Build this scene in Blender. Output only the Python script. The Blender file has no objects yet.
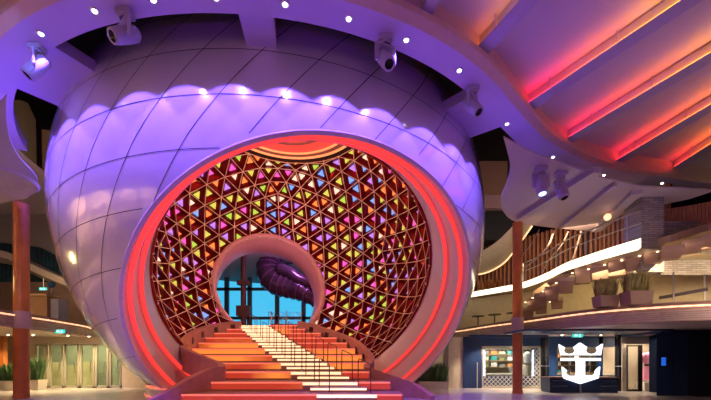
import bpy, bmesh, math, random
import numpy as np
from mathutils import Vector, Matrix
random.seed(7)
PI = math.pi
scn = bpy.context.scene
col = scn.collection
EYE, FPX, PX, HY = 1.26, 375.0, 355.5, 361.0

def P(px, py, Y):
    return Vector(((px-PX)/FPX*Y, Y, EYE+(HY-py)/FPX*Y))
def Z(px, py, zr):
    Y = zr*FPX/(HY-py)
    return Vector(((px-PX)/FPX*Y, Y, EYE+zr))
def G(px, py, z=0.0):
    Y = (EYE-z)*FPX/(py-HY)
    return Vector(((px-PX)/FPX*Y, Y, z))

# ------------------------------------------------------------------ materials
MATS = {}
def mat(name, c, rough=.5, metal=0., emit=None, es=0., noise=.06, scale=6., coat=0., bump=0., spec=.5):
    if name in MATS: return MATS[name]
    m = bpy.data.materials.new(name); m.use_nodes = True
    nt = m.node_tree; b = nt.nodes['Principled BSDF']
    b.inputs['Roughness'].default_value = rough
    b.inputs['Metallic'].default_value = metal
    b.inputs['Coat Weight'].default_value = coat
    b.inputs['Coat Roughness'].default_value = .08
    b.inputs['Specular IOR Level'].default_value = spec
    tc = nt.nodes.new('ShaderNodeTexCoord')
    nz = nt.nodes.new('ShaderNodeTexNoise'); nz.inputs['Scale'].default_value = scale; nz.inputs['Detail'].default_value = 3
    nt.links.new(tc.outputs['Object'], nz.inputs['Vector'])
    rp = nt.nodes.new('ShaderNodeValToRGB')
    a = [max(0, x*(1-noise)) for x in c]; z = [min(1, x*(1+noise)) for x in c]
    rp.color_ramp.elements[0].position = .3; rp.color_ramp.elements[1].position = .7
    rp.color_ramp.elements[0].color = (*a, 1); rp.color_ramp.elements[1].color = (*z, 1)
    nt.links.new(nz.outputs['Fac'], rp.inputs['Fac'])
    nt.links.new(rp.outputs['Color'], b.inputs['Base Color'])
    if bump:
        bp = nt.nodes.new('ShaderNodeBump'); bp.inputs['Strength'].default_value = bump; bp.inputs['Distance'].default_value = .02
        nt.links.new(nz.outputs['Fac'], bp.inputs['Height']); nt.links.new(bp.outputs['Normal'], b.inputs['Normal'])
    if emit:
        b.inputs['Emission Color'].default_value = (*emit, 1)
        b.inputs['Emission Strength'].default_value = es
    if name == 'pearl_white': b.inputs['Coat IOR'].default_value = 1.9; b.inputs['Coat Roughness'].default_value = .1
    MATS[name] = m
    return m

def mat_glass(name, tint=(.9, .95, 1.), gl=.1, rough=.03):
    m = bpy.data.materials.new(name); m.use_nodes = True
    nt = m.node_tree; nt.nodes.clear()
    o = nt.nodes.new('ShaderNodeOutputMaterial'); t = nt.nodes.new('ShaderNodeBsdfTransparent'); g = nt.nodes.new('ShaderNodeBsdfGlossy')
    t.inputs['Color'].default_value = (*tint, 1); g.inputs['Roughness'].default_value = rough
    mx = nt.nodes.new('ShaderNodeMixShader'); 
    ad = nt.nodes.new('ShaderNodeMath'); ad.operation = 'ADD'; ad.inputs[1].default_value = gl; ad.use_clamp = True
    ad.inputs[0].default_value = .02; nt.links.new(ad.outputs[0], mx.inputs[0])
    nt.links.new(t.outputs[0], mx.inputs[1]); nt.links.new(g.outputs[0], mx.inputs[2]); nt.links.new(mx.outputs[0], o.inputs[0])
    return m

def mat_brick(name, c1, c2, mort, scale, rough=.8):
    m = bpy.data.materials.new(name); m.use_nodes = True
    nt = m.node_tree; b = nt.nodes['Principled BSDF']; b.inputs['Roughness'].default_value = rough
    tc = nt.nodes.new('ShaderNodeTexCoord'); mp = nt.nodes.new('ShaderNodeMapping'); mp.inputs['Rotation'].default_value = (PI/2, 0, 0)
    br = nt.nodes.new('ShaderNodeTexBrick'); br.inputs['Color1'].default_value = (*c1, 1); br.inputs['Color2'].default_value = (*c2, 1); br.inputs['Mortar'].default_value = (*mort, 1)
    br.inputs['Scale'].default_value = scale; br.inputs['Row Height'].default_value = .16; br.inputs['Brick Width'].default_value = .7; br.inputs['Mortar Size'].default_value = .015
    nt.links.new(tc.outputs['Object'], mp.inputs[0]); nt.links.new(mp.outputs[0], br.inputs['Vector']); nt.links.new(br.outputs['Color'], b.inputs['Base Color'])
    return m

def mat_pool_emit(name, base, hot, spots, es):
    """Red emission with orange light pools painted in around a few places."""
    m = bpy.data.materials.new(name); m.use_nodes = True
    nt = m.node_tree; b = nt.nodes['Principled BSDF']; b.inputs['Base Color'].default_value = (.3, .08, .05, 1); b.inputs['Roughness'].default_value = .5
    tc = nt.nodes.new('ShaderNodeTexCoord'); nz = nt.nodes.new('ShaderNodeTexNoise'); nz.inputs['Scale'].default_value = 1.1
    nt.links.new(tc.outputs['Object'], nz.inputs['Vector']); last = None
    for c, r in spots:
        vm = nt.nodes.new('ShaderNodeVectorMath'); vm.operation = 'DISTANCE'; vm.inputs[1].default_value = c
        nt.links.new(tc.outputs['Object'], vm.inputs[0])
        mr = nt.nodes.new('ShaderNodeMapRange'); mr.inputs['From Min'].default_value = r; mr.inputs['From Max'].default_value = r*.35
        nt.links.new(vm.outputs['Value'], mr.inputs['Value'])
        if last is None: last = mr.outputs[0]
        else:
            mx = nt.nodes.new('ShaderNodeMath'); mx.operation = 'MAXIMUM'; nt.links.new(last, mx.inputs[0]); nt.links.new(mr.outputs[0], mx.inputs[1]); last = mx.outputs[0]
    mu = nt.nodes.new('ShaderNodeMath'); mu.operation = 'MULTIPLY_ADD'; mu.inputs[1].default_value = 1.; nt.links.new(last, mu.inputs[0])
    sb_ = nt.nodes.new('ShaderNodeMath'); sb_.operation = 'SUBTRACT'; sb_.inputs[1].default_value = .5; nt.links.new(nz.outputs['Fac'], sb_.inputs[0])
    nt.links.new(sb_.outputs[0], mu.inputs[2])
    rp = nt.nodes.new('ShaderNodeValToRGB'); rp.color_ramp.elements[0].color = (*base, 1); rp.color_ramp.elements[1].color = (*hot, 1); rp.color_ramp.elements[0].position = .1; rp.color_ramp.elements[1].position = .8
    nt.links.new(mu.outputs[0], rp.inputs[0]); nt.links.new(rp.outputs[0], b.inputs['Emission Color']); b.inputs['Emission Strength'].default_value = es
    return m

def mat_ramp_emit(name, p0, p1, stops, es):
    """LED strip whose diodes change colour along the line p0 -> p1 (object space)."""
    m = bpy.data.materials.new(name); m.use_nodes = True
    nt = m.node_tree; b = nt.nodes['Principled BSDF']
    b.inputs['Base Color'].default_value = (.12, .08, .08, 1)
    tc = nt.nodes.new('ShaderNodeTexCoord'); vm = nt.nodes.new('ShaderNodeVectorMath'); vm.operation = 'SUBTRACT'; vm.inputs[1].default_value = p0
    d = p1-p0; L = d.length
    dt = nt.nodes.new('ShaderNodeVectorMath'); dt.operation = 'DOT_PRODUCT'; dt.inputs[1].default_value = d/(L*L)
    rp = nt.nodes.new('ShaderNodeValToRGB')
    while len(rp.color_ramp.elements) < len(stops): rp.color_ramp.elements.new(.5)
    for e, (q, c) in zip(rp.color_ramp.elements, stops): e.position = q; e.color = (*c, 1)
    nt.links.new(tc.outputs['Object'], vm.inputs[0]); nt.links.new(vm.outputs[0], dt.inputs[0]); nt.links.new(dt.outputs['Value'], rp.inputs[0])
    nt.links.new(rp.outputs[0], b.inputs['Emission Color']); b.inputs['Emission Strength'].default_value = es
    return m

WHITE = mat('pearl_white', (.74, .71, .74), .22, coat=1., noise=.02, scale=.6)
SEAM = mat('panel_joint_black', (.012, .01, .014), .6)
RIMW = mat('rim_pink_white', (.72, .6, .62), .32, coat=.2, noise=.03)
RED_LED = mat('red_led', (.3, .03, .03), .4, emit=(1., .05, .04), es=1.1)
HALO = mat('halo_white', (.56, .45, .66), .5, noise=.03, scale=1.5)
LIP = mat('halo_lip_beige', (.62, .45, .33), .45, noise=.05)
DARK = mat('shadow_gap_black', (.01, .009, .01), .7)
PANELC = mat('ceiling_panel', (.62, .55, .57), .6, noise=.03, scale=1.)
BEAMC = mat('ceiling_beam', (.5, .43, .55), .5)
LENS = mat('lamp_lens_cool', (.9, .9, 1), .2, emit=(.72, .62, 1.), es=10)
LENSW = mat('lamp_lens_warm', (1, .95, .85), .2, emit=(1., .8, .55), es=14)
CHROME = mat('satin_steel', (.6, .6, .62), .28, metal=1.)
FIXW = mat('fixture_white', (.42, .38, .46), .4)
BLACKG = mat('black_gloss', (.01, .01, .012), .12)
CELL = mat('cell_dark_red', (.22, .012, .014), .16, metal=.55, noise=.25, scale=3)
STRUT = mat('strut_red', (.36, .025, .02), .22, metal=.5)
GOLD = mat('gold_edge', (1., .86, .6), .45, metal=.15, noise=.05)
BACKR = mat('inner_shell_red', (.1, .01, .012), .5)
PINK = mat('collar_pink', (.9, .5, .54), .38, coat=.15)
OC_RED = mat('oculus_red', (.8, .15, .12), .5, emit=(1., .06, .045), es=.62)
OC_OR = mat('oculus_orange_led', (.9, .4, .2), .4, emit=(1., .3, .1), es=1.1)
OC_BR = mat('oculus_brown', (.4, .18, .16), .4)
STONE = mat('step_stone', (.36, .22, .17), .5, noise=.08, scale=9)
STEP_RED = mat('step_led_red', (.5, .1, .06), .5, emit=(1., .075, .03), es=.42)
STEP_RED = mat_pool_emit('step_red_orange_pools', (.42, .03, .012), (.95, .27, .04), [((-3.4, 5.2, 1.7), 2.7), ((1.3, 4.2, 1.5), 2.3), ((-2.2, 9.8, 3.0), 1.0), ((-.8, 2.6, 1.), 1.1)], 1.)  # orange light pools are painted into the red riser glow
STEP_PK = mat('step_nosing_red', (.9, .3, .2), .4, emit=(1., .2, .12), es=.8)
STEP_WH = mat('step_led_white', (1, .9, .75), .4, emit=(1., .68, .36), es=1.3)
PARA = mat('parapet_brown', (.5, .25, .21), .6, noise=.12, scale=4)
FLOORM = mat('floor_tile', (.5, .44, .41), .25, noise=.08, scale=1.2, coat=.2)
COPPER = mat('column_copper_wood', (.5, .15, .035), .32, noise=.18, scale=2.5, coat=.3)
COLLAR = mat('collar_salmon', (.5, .34, .34), .5)
BEIGE = mat('wall_beige', (.56, .47, .34), .6)
OLIVE = mat('wall_olive_beige', (.46, .38, .26), .6)
WOODF = mat('fascia_wood', (.42, .25, .2), .5, noise=.15, scale=5)
LEDW = mat('led_line_warm', (1, .9, .7), .4, emit=(1., .58, .28), es=1.3)
STRIPW = mat('balcony_edge_light', (1, .95, .8), .4, emit=(1., .88, .6), es=2.2)
NAVY = mat('navy_panel', (.012, .032, .095), .35)
NAVYL = mat('navy_light', (.01, .04, .13), .4)
SOFF = mat('soffit_white', (.43, .37, .42), .5, noise=.03)
BROWN = mat('brown_panel', (.16, .1, .075), .5, noise=.15)
SLAT = mat('slat_walnut', (.34, .14, .08), .45, noise=.2)
SLATD = mat('slat_gap', (.02, .01, .01), .7)
CORB = mat('corbel_taupe', (.34, .22, .17), .55)
FRAME = mat('frame_champagne', (.5, .45, .36), .35, metal=.5)
WINF = mat('mullion_dark_teal', (.05, .13, .17), .4)
BLUESKY = mat('dusk_sky', (.1, .4, .6), 1., emit=(.07, .5, .72), es=1.35, noise=.1)
PLANTG = mat('leaf_green', (.05, .12, .03), .5, noise=.3)
GRASSY = mat('dry_grass_green', (.3, .28, .08), .6, noise=.3)
POTC = mat('planter_taupe', (.3, .2, .14), .6)
POTW = mat('planter_cream', (.6, .54, .44), .6)
GREENS = mat('exit_green', (0, .5, .4), .4, emit=(.02, .8, .6), es=1.2)
SIGNW = mat('sign_white', (1, 1, 1), .4, emit=(.9, .95, 1.), es=1.4)
BLUES = mat('screen_blue', (.02, .1, .5), .3, emit=(.02, .14, .8), es=.8)
TEAL = mat('curtain_teal', (.004, .035, .05), .7, noise=.4, scale=2)
PURP = mat('slide_purple', (.13, .07, .15), .2, metal=.6, noise=.3)
PINKD = mat('dress_pink', (.85, .3, .5), .7)
STONEW = mat_brick('stacked_stone', (.34, .3, .31), (.22, .19, .2), (.1, .09, .09), 2.2)
GLASS = mat_glass('clear_glass', gl=.05)
GLASST = mat_glass('tinted_door_glass', (.62, .72, .68), .1)

# ------------------------------------------------------------------ mesh builder
class MB:
    def __init__(s): s.v = []; s.f = []; s.mi = []; s.m = []
    def slot(s, m):
        if m not in s.m: s.m.append(m)
        return s.m.index(m)
    def add(s, vs, fs, m):
        o = len(s.v); k = s.slot(m); s.v += [tuple(x) for x in vs]
        for f in fs: s.f.append([i+o for i in f]); s.mi.append(k)
    def box(s, c, size, m, rot=None):
        hx, hy, hz = [q/2 for q in size]; R = rot or Matrix.Identity(3)
        vs = [Vector(c)+R @ Vector((x, y, z)) for x in (-hx, hx) for y in (-hy, hy) for z in (-hz, hz)]
        s.add(vs, [(0, 1, 3, 2), (4, 6, 7, 5), (0, 4, 5, 1), (2, 3, 7, 6), (0, 2, 6, 4), (1, 5, 7, 3)], m)
    def bb(s, a, b, m):
        s.box([(p+q)/2 for p, q in zip(a, b)], [abs(q-p) for p, q in zip(a, b)], m)
    def bar(s, a, b, w, h, up, m):
        a = Vector(a); b = Vector(b); d = b-a; L = d.length
        if L < 1e-5: return
        d /= L; up = Vector(up); up = (up-d*up.dot(d)).normalized(); r = d.cross(up)
        s.box((a+b)/2, (L, w, h), m, Matrix((d, r, up)).transposed())
    def tube(s, pts, r, m, n=8, caps=True, closed=False):
        pts = [Vector(p) for p in pts]; N = len(pts); rs = r if isinstance(r, (list, tuple)) else [r]*N
        vs = []; prev = None
        for i, p in enumerate(pts):
            t = (pts[(i+1) % N]-pts[i-1]) if closed else (pts[min(i+1, N-1)]-pts[max(i-1, 0)])
            t.normalize()
            if prev is None:
                a = Vector((0, 0, 1)) if abs(t.z) < .9 else Vector((1, 0, 0)); x = t.cross(a).normalized()
            else:
                x = (prev-t*prev.dot(t)).normalized()
            prev = x; y = t.cross(x)
            for k in range(n):
                q = 2*PI*k/n; vs.append(p+(x*math.cos(q)+y*math.sin(q))*rs[i])
        fs = []
        for i in range(N if closed else N-1):
            j = (i+1) % N
            for k in range(n): fs.append((i*n+k, i*n+(k+1) % n, j*n+(k+1) % n, j*n+k))
        if caps and not closed:
            fs.append(tuple(range(n))[::-1]); fs.append(tuple((N-1)*n+k for k in range(n)))
        s.add(vs, fs, m)
    def lathe(s, prof, c, m, n=48, axis=None, a0=0., a1=2*PI, u=None):
        """prof: (along-axis, radius); m may be a list, one per profile segment"""
        ax = Vector(axis or (0, 0, 1)).normalized(); c = Vector(c)
        if u is None: u = ax.cross(Vector((0, 0, 1))) if abs(ax.z) < .99 else Vector((1, 0, 0))
        u = Vector(u).normalized(); w = ax.cross(u)
        full = abs(a1-a0-2*PI) < 1e-6; K = n if full else n+1
        for i in range(len(prof)-1):
            vs = []
            for (q, r) in (prof[i], prof[i+1]):
                for k in range(K):
                    t = a0+(a1-a0)*k/n; vs.append(c+ax*q+(u*math.cos(t)+w*math.sin(t))*r)
            fs = [(k, (k+1) % K, K+(k+1) % K, K+k) for k in range(n)]
            s.add(vs, fs, m[i] if isinstance(m, list) else m)
    def grid(s, rows, m):
        n = len(rows[0]); vs = [p for r in rows for p in r]
        s.add(vs, [(i*n+k, i*n+k+1, (i+1)*n+k+1, (i+1)*n+k) for i in range(len(rows)-1) for k in range(n-1)], m)
    def poly(s, pts, ext, m):
        """flat polygon extruded by vector ext"""
        pts = [Vector(p) for p in pts]; e = Vector(ext); n = len(pts)
        s.add(pts+[p+e for p in pts], [tuple(range(n)), tuple(range(2*n-1, n-1, -1))]+[(k, k+n, (k+1) % n+n, (k+1) % n) for k in range(n)], m)
    def sphere(s, c, r, m, nu=12, nv=8, sc=(1, 1, 1)):
        rows = [[Vector(c)+Vector((r*sc[0]*math.sin(PI*i/nv)*math.cos(2*PI*k/nu), r*sc[1]*math.sin(PI*i/nv)*math.sin(2*PI*k/nu), r*sc[2]*math.cos(PI*i/nv))) for k in range(nu+1)] for i in range(nv+1)]
        s.grid(rows, m)
    def build(s, name, parent=None, smooth=False, cut=None, bevel=0):
        bm = bmesh.new(); vv = [bm.verts.new(p) for p in s.v]
        for f, k in zip(s.f, s.mi):
            try: q = bm.faces.new([vv[i] for i in f])
            except ValueError: continue
            q.material_index = k; q.smooth = smooth
        bmesh.ops.remove_doubles(bm, verts=bm.verts, dist=1e-5)
        bmesh.ops.dissolve_degenerate(bm, edges=bm.edges, dist=1e-6)
        if cut is not None:
            bmesh.ops.bisect_plane(bm, geom=bm.verts[:]+bm.edges[:]+bm.faces[:], plane_co=(0, 0, cut), plane_no=(0, 0, 1), clear_inner=True)
        bmesh.ops.recalc_face_normals(bm, faces=bm.faces)
        me = bpy.data.meshes.new(name)
        # put the origin at the piece's own base
        xs = [v.co for v in bm.verts]
        bm.to_mesh(me); bm.free()
        for m in s.m: me.materials.append(m)
        o = bpy.data.objects.new(name, me); col.objects.link(o)
        if parent is not None:
            o.parent = parent
        if bevel:
            md = o.modifiers.new('bevel', 'BEVEL'); md.width = bevel; md.segments = 2; md.limit_method = 'ANGLE'
        return o

def thing(name, label, cat, loc=(0, 0, 0), rz=0, group=None):
    o = bpy.data.objects.new(name, None); col.objects.link(o); o.location = loc; o.rotation_euler = (0, 0, rz)
    o.empty_display_size = .2
    return tag(o, label, cat, group)
def tag(o, label=None, cat=None, group=None, kind=None):
    if label: o['label'] = label
    if cat: o['category'] = cat
    if group: o['group'] = group
    if kind: o['kind'] = kind
    return o
def struct(o): o['kind'] = 'structure'; return o
def dup(o, parent=None):
    c = o.copy(); col.objects.link(c)
    if parent is not None: c.parent = parent
    for ch in list(o.children): dup(ch, c)
    return c
ORD = ['first', 'second', 'third', 'fourth', 'fifth', 'sixth', 'seventh', 'eighth', 'ninth', 'tenth', 'eleventh', 'twelfth', 'thirteenth', 'fourteenth', 'fifteenth', 'sixteenth', 'seventeenth', 'eighteenth', 'nineteenth', 'twentieth']

# ------------------------------------------------------------------ camera
cam = bpy.data.cameras.new('camera'); cam.sensor_width = 36; cam.lens = FPX/711*36
cam.shift_y = (HY-200)/711; cam.clip_end = 200
co = bpy.data.objects.new('camera', cam); col.objects.link(co); co.location = (0, 0, EYE); co.rotation_euler = (PI/2, 0, 0)
scn.camera = co
vs = scn.view_settings; vs.view_transform = 'Standard'; vs.look = 'None'; vs.gamma = 1; vs.use_curve_mapping = False; vs.exposure = 0.0

# ------------------------------------------------------------------ the pearl
C = Vector((-3.063, 16.8806, 6.7065)); R = 8.4236
n = Vector((.27385, -.69859, -.66104)).normalized()
S_OUT, R_OUT, S_IN, R_IN = 6.367, 5.516, 4.32, 5.05
RI = math.hypot(S_IN, R_IN)
npz = Vector((.335, -.9263, .172)).normalized(); pp = -npz
R_POR = 3.15; D_POR = math.sqrt(RI*RI-R_POR**2)
uax = n.cross(Vector((0, 0, 1))).normalized()

pearl = thing('pearl_sphere', 'giant glossy white panelled sphere with glowing round opening around the stairs', 'sphere sculpture', (C.x, C.y, 0))
Cl = Vector((0, 0, C.z))
# outer shell
mb = MB()
th0 = math.acos(S_OUT/R); rows = []
pol = [th0+(PI-th0)*i/64 for i in range(65)]
mb2 = MB(); mb2.lathe([(R*math.cos(t), R*math.sin(t)) for t in pol], Cl, WHITE, 128, n, u=uax)
a_p = math.asin(3.05/R)
for f in mb2.f:
    c = sum((Vector(mb2.v[i]) for i in f), Vector())/len(f)-Cl
    if c.angle(pp) < a_p+.035: continue
    mb.add([mb2.v[i] for i in f], [tuple(range(len(f)))], WHITE)
# panel joints: thin dark ribbons standing on the shell
def sph(lat, lon, r=R*1.0009):
    la, lo = math.radians(lat), math.radians(lon)
    return Vector((math.cos(la)*math.sin(lo), -math.cos(la)*math.cos(lo), math.sin(la)))
def ribbon(pts, w=.009):
    keep = []
    segs = []
    for d in pts:
        ok = d.angle(n) > th0+.004 and d.angle(pp) > a_p
        if ok: keep.append(d)
        else:
            if len(keep) > 1: segs.append(keep)
            keep = []
    if len(keep) > 1: segs.append(keep)
    for sg in segs:
        rows = []
        for i, d in enumerate(sg):
            t = (sg[min(i+1, len(sg)-1)]-sg[max(i-1, 0)]).normalized(); sd = d.cross(t).normalized()
            rows.append([Cl+d*R*1.0009-sd*w, Cl+d*R*1.0009+sd*w])
        mb.grid(rows, SEAM)
for lat in (60, 52, 44, 36, 28, 20, 12, 4, -4.3, -12.4, -21, -29.6, -38.2, -46.5):
    ribbon([sph(lat-.0012*lo*lo*(1 if abs(lo) < 50 else 2500/lo/lo)*.6, lo) for lo in range(-180, 181, 2)])
def glon(lat): return (lat-4.2)*(.80 if lat > -2 else .70)+(.0 if lat > -2 else -.6)
for k in range(-19, 20):
    ribbon([sph(-50+2*i, 9.4*k+glon(-50+2*i)) for i in range(56)])
mb.build('shell', pearl, smooth=True, cut=0)
# rim funnel with stepped bands
rim = MB()
def fr(q, lift=0.):
    s = S_OUT+(S_IN-S_OUT)*q; r = R_OUT+(R_IN-R_OUT)*q
    return (s, r-lift)
rim.lathe([(S_OUT-.06, R_OUT+.07), (S_OUT+.03, R_OUT+.06), (S_OUT+.03, 5.48), (6.0, 5.44), (6.0, 5.29), (5.2, 5.26), (5.2, 5.1), (S_IN, R_IN), (S_IN-.1, R_IN+.02), (S_IN-.12, R_IN+.3)], Cl, RIMW, 144, n, u=uax)
rimo = rim.build('rim', pearl, smooth=False, cut=0)
for s_, r_ in ((6.0, 5.365), (5.2, 5.18)):
    st = MB()
    st.lathe([(s_-.01, r_+.068), (s_+.035, r_+.06), (s_+.035, r_-.06), (s_-.01, r_-.068)], Cl, RED_LED, 144, n, u=uax)
    tag(st.build('light_strip', rimo, smooth=False, cut=0), 'glowing red light strip')
# base plinth ring
ang_open = math.atan2(n.y, n.x)
pl = MB(); ez = Vector((0, 0, 0))
pl.lathe([(0, 5.62), (.045, 5.62)], ez, STEP_PK, 96, (0, 0, 1), ang_open+.9, ang_open+2*PI-.9, u=(1, 0, 0))
pl.lathe([(.045, 5.6), (.3, 5.55)], ez, RIMW, 96, (0, 0, 1), ang_open+.9, ang_open+2*PI-.9, u=(1, 0, 0))
pl.lathe([(.3, 5.57), (.34, 5.57), (.34, 5.3)], ez, STEP_PK, 96, (0, 0, 1), ang_open+.9, ang_open+2*PI-.9, u=(1, 0, 0))
tag(pl.build('plinth', pearl), 'low base ring edged with red light')

# inner backing shell
th1 = math.acos(S_IN/RI)
bk = MB(); b2 = MB(); RB = RI+.62
b2.lathe([(RB*math.cos(t), RB*math.sin(t)) for t in [th1+.02+(PI-th1-.02)*i/40 for i in range(41)]], Cl, BACKR, 80, n, u=uax)
for f in b2.f:
    c = sum((Vector(b2.v[i]) for i in f), Vector())/len(f)-Cl
    if c.angle(pp) < math.asin(3.05/RB)+.07 or c.angle(Vector((0, 0, 1))) < .5: continue
    bk.add([b2.v[i] for i in f], [tuple(range(len(f)))], BACKR)
bk.build('inner_shell', pearl, smooth=True, cut=0)

# geodesic lattice, frequency 6
def geodesic(freq, rot):
    t = (1+5**.5)/2
    vs = [Vector(q).normalized() for q in ((-1, t, 0), (1, t, 0), (-1, -t, 0), (1, -t, 0), (0, -1, t), (0, 1, t), (0, -1, -t), (0, 1, -t), (t, 0, -1), (t, 0, 1), (-t, 0, -1), (-t, 0, 1))]
    fs = [(0, 11, 5), (0, 5, 1), (0, 1, 7), (0, 7, 10), (0, 10, 11), (1, 5, 9), (5, 11, 4), (11, 10, 2), (10, 7, 6), (7, 1, 8), (3, 9, 4), (3, 4, 2), (3, 2, 6), (3, 6, 8), (3, 8, 9), (4, 9, 5), (2, 4, 11), (6, 2, 10), (8, 6, 7), (9, 8, 1)]
    c0 = (vs[0]+vs[11]+vs[5]).normalized(); e0 = (vs[11]-vs[0]).normalized()
    M0 = Matrix((c0, e0, c0.cross(e0))).transposed()
    M = rot @ M0.inverted()
    V = {}; out = []; T = []
    def key(p): return (round(p.x, 4), round(p.y, 4), round(p.z, 4))
    def vid(p):
        p = (M @ p.normalized()); k = key(p)
        if k not in V: V[k] = len(out); out.append(p)
        return V[k]
    for (a, b, c) in fs:
        A, B, D = vs[a], vs[b], vs[c]
        g = lambda i, j: vid(A*(freq-i-j)/freq+B*i/freq+D*j/freq)
        for i in range(freq):
            for j in range(freq-i):
                T.append((g(i, j), g(i+1, j), g(i, j+1)))
                if i+j < freq-1: T.append((g(i+1, j), g(i+1, j+1), g(i, j+1)))
    return out, T
bdir = Vector((.12, .97, .16)).normalized()
upv = Vector((0, 0, 1)); e = (upv-bdir*upv.dot(bdir)).normalized()
GV, GT = geodesic(8, Matrix((bdir, e, bdir.cross(e))).transposed())
A_POR = math.asin(R_POR/RI); A_OC = math.asin(3.77/RI)
def clampv(d):
    """push a lattice node off the openings; flag it when it sat inside one"""
    fl = None
    if d.angle(pp) < A_POR:
        ax = pp.cross(d).normalized(); d = Matrix.Rotation(A_POR, 3, ax) @ pp; fl = 'p'
    z = Vector((0, 0, 1))
    if d.angle(z) < A_OC:
        ax = z.cross(d).normalized(); d = Matrix.Rotation(A_OC, 3, ax) @ z; fl = 'o'
    if d.angle(n) < th1:
        ax = n.cross(d).normalized(); d = Matrix.Rotation(th1, 3, ax) @ n; fl = 'n'
    return d, fl
GC = [clampv(d) for d in GV]
camp = Vector((0, 0, EYE))
def seen(d, margin):
    p = C+d*RI; ray = camp-p; den = ray.dot(n)
    if abs(den) < 1e-6: return False
    t = ((C+n*S_IN)-p).dot(n)/den
    if not (0 < t < 1): return False
    q = p+ray*t-(C+n*S_IN)
    return q.length < R_IN+margin
lat = MB(); cells = MB(); tiles = []
edges = set()
for tri in GT:
    ds = [GC[i] for i in tri]
    if all(f is not None for _, f in ds): continue
    d3 = [d for d, _ in ds]; cen = (d3[0]+d3[1]+d3[2]).normalized()
    if (C+cen*RI).z < .25 or not seen(cen, 1.3): continue
    for a, b in ((0, 1), (1, 2), (2, 0)):
        edges.add((min(tri[a], tri[b]), max(tri[a], tri[b])))
    ar = (d3[1]-d3[0]).cross(d3[2]-d3[0]).length
    o3 = [cen+(d-cen)*.90 for d in d3]
    k = .37
    sh = Vector((random.uniform(-1, 1), random.uniform(-1, 1), random.uniform(-1, 1)))*.012
    i3 = [cen+(d-cen)*k+sh for d in d3]
    out = [Cl+d.normalized()*(RI+.02) for d in o3]; inn = [Cl+d.normalized()*(RI+.2) for d in i3]
    cells.add(out+inn, [(0, 1, 4, 3), (1, 2, 5, 4), (2, 0, 3, 5)], CELL)
    full = [Cl+d*(RI+.02) for d in d3]
    cells.add(full+out, [(0, 1, 4, 3), (1, 2, 5, 4), (2, 0, 3, 5)], STRUT)
    if ar > .0035:
        b3 = [Cl+(cen+(d-cen)*(k*.96)+sh).normalized()*(RI+.14) for d in d3]
        top = Cl+(cen+sh).normalized()*(RI+.06)
        tiles.append((cen, ar, b3, top))
for a, b in edges:
    (da, fa), (db, fb) = GC[a], GC[b]
    if fa is not None and fa == fb and False: continue
    pa, pb = Cl+da*(RI-.03), Cl+db*(RI-.03); up = (da+db).normalized()
    lat.bar(pa, pb, .055, .09, up, STRUT)
    sd = (pb-pa).normalized().cross(up)
    lat.bar(pa-up*.05, pb-up*.05, .034, .02, up, GOLD)
used = set(i for e_ in edges for i in e_)
for i in used:
    d = GC[i][0]; lat.sphere(Cl+d*(RI-.08), .05, GOLD, 8, 6)
lat.build('lattice', pearl)
cells.build('cell_walls', pearl)
# glowing tiles
TC = [('yellow', (.62, .68, .1), 5), ('lime', (.42, .72, .08), 3), ('orange', (1., .3, .07), 5), ('magenta', (.85, .12, .6), 3), ('lilac', (.5, .24, .95), 4), ('blue', (.2, .42, 1.), 3), ('cream', (.95, .85, .6), 3)]
TM = {nm: mat('tile_'+nm, c, .35, emit=c, es=.95, noise=.15, scale=9) for nm, c, w in TC}
def ppx(p):
    w = p; return (PX+FPX*w.x/w.y, HY-FPX*(w.z-EYE)/w.y)
def vis_area(t):
    cen, ar, b3, top = t
    off = Vector((C.x, C.y, 0)); q = [ppx(v+off) for v in b3]
    a = abs((q[1][0]-q[0][0])*(q[2][1]-q[0][1])-(q[2][0]-q[0][0])*(q[1][1]-q[0][1]))/2
    return a if seen(cen, -.1) else a*.001
tiles.sort(key=vis_area, reverse=True)
rest = MB()
wl = [w for _, _, w in TC]
for i, (cen, ar, b3, top) in enumerate(tiles):
    # colours drift in loose patches, as on the sculpture
    nm = random.choices([q for q, _, _ in TC], wl)[0]
    m = MB() if i < 100 else rest
    c0 = sum(b3, Vector())/3
    base = [v+cen*.05 for v in b3]
    hi = [v.lerp(top, .45) for v in b3]
    m.add(base+b3+hi+[top], [(0, 1, 4, 3), (1, 2, 5, 4), (2, 0, 3, 5), (3, 4, 7, 6), (4, 5, 8, 7), (5, 3, 6, 8), (6, 7, 9), (7, 8, 9), (8, 6, 9), (0, 2, 1)], TM[nm])
    if i < 100: tag(m.build('kinetic_tile', pearl), 'glowing %s triangular tile' % nm)
tag(rest.build('kinetic_tile', pearl), 'smaller glowing triangular tiles of many colours', kind='stuff')
# portal collar
pc = MB(); pcen = Cl+pp*D_POR
pc.lathe([(.12, R_POR+.3), (-.16, R_POR+.13), (-.2, R_POR+.02), (-.14, R_POR-.06), (1.98, 3.06), (2.05, 3.1), (2.05, 3.5)], pcen, PINK, 96, pp, u=pp.cross(Vector((0, 0, 1))))
tag(pc.build('portal_collar', pearl, smooth=True), 'round pink collar around the exit at the top of the stairs')
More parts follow.
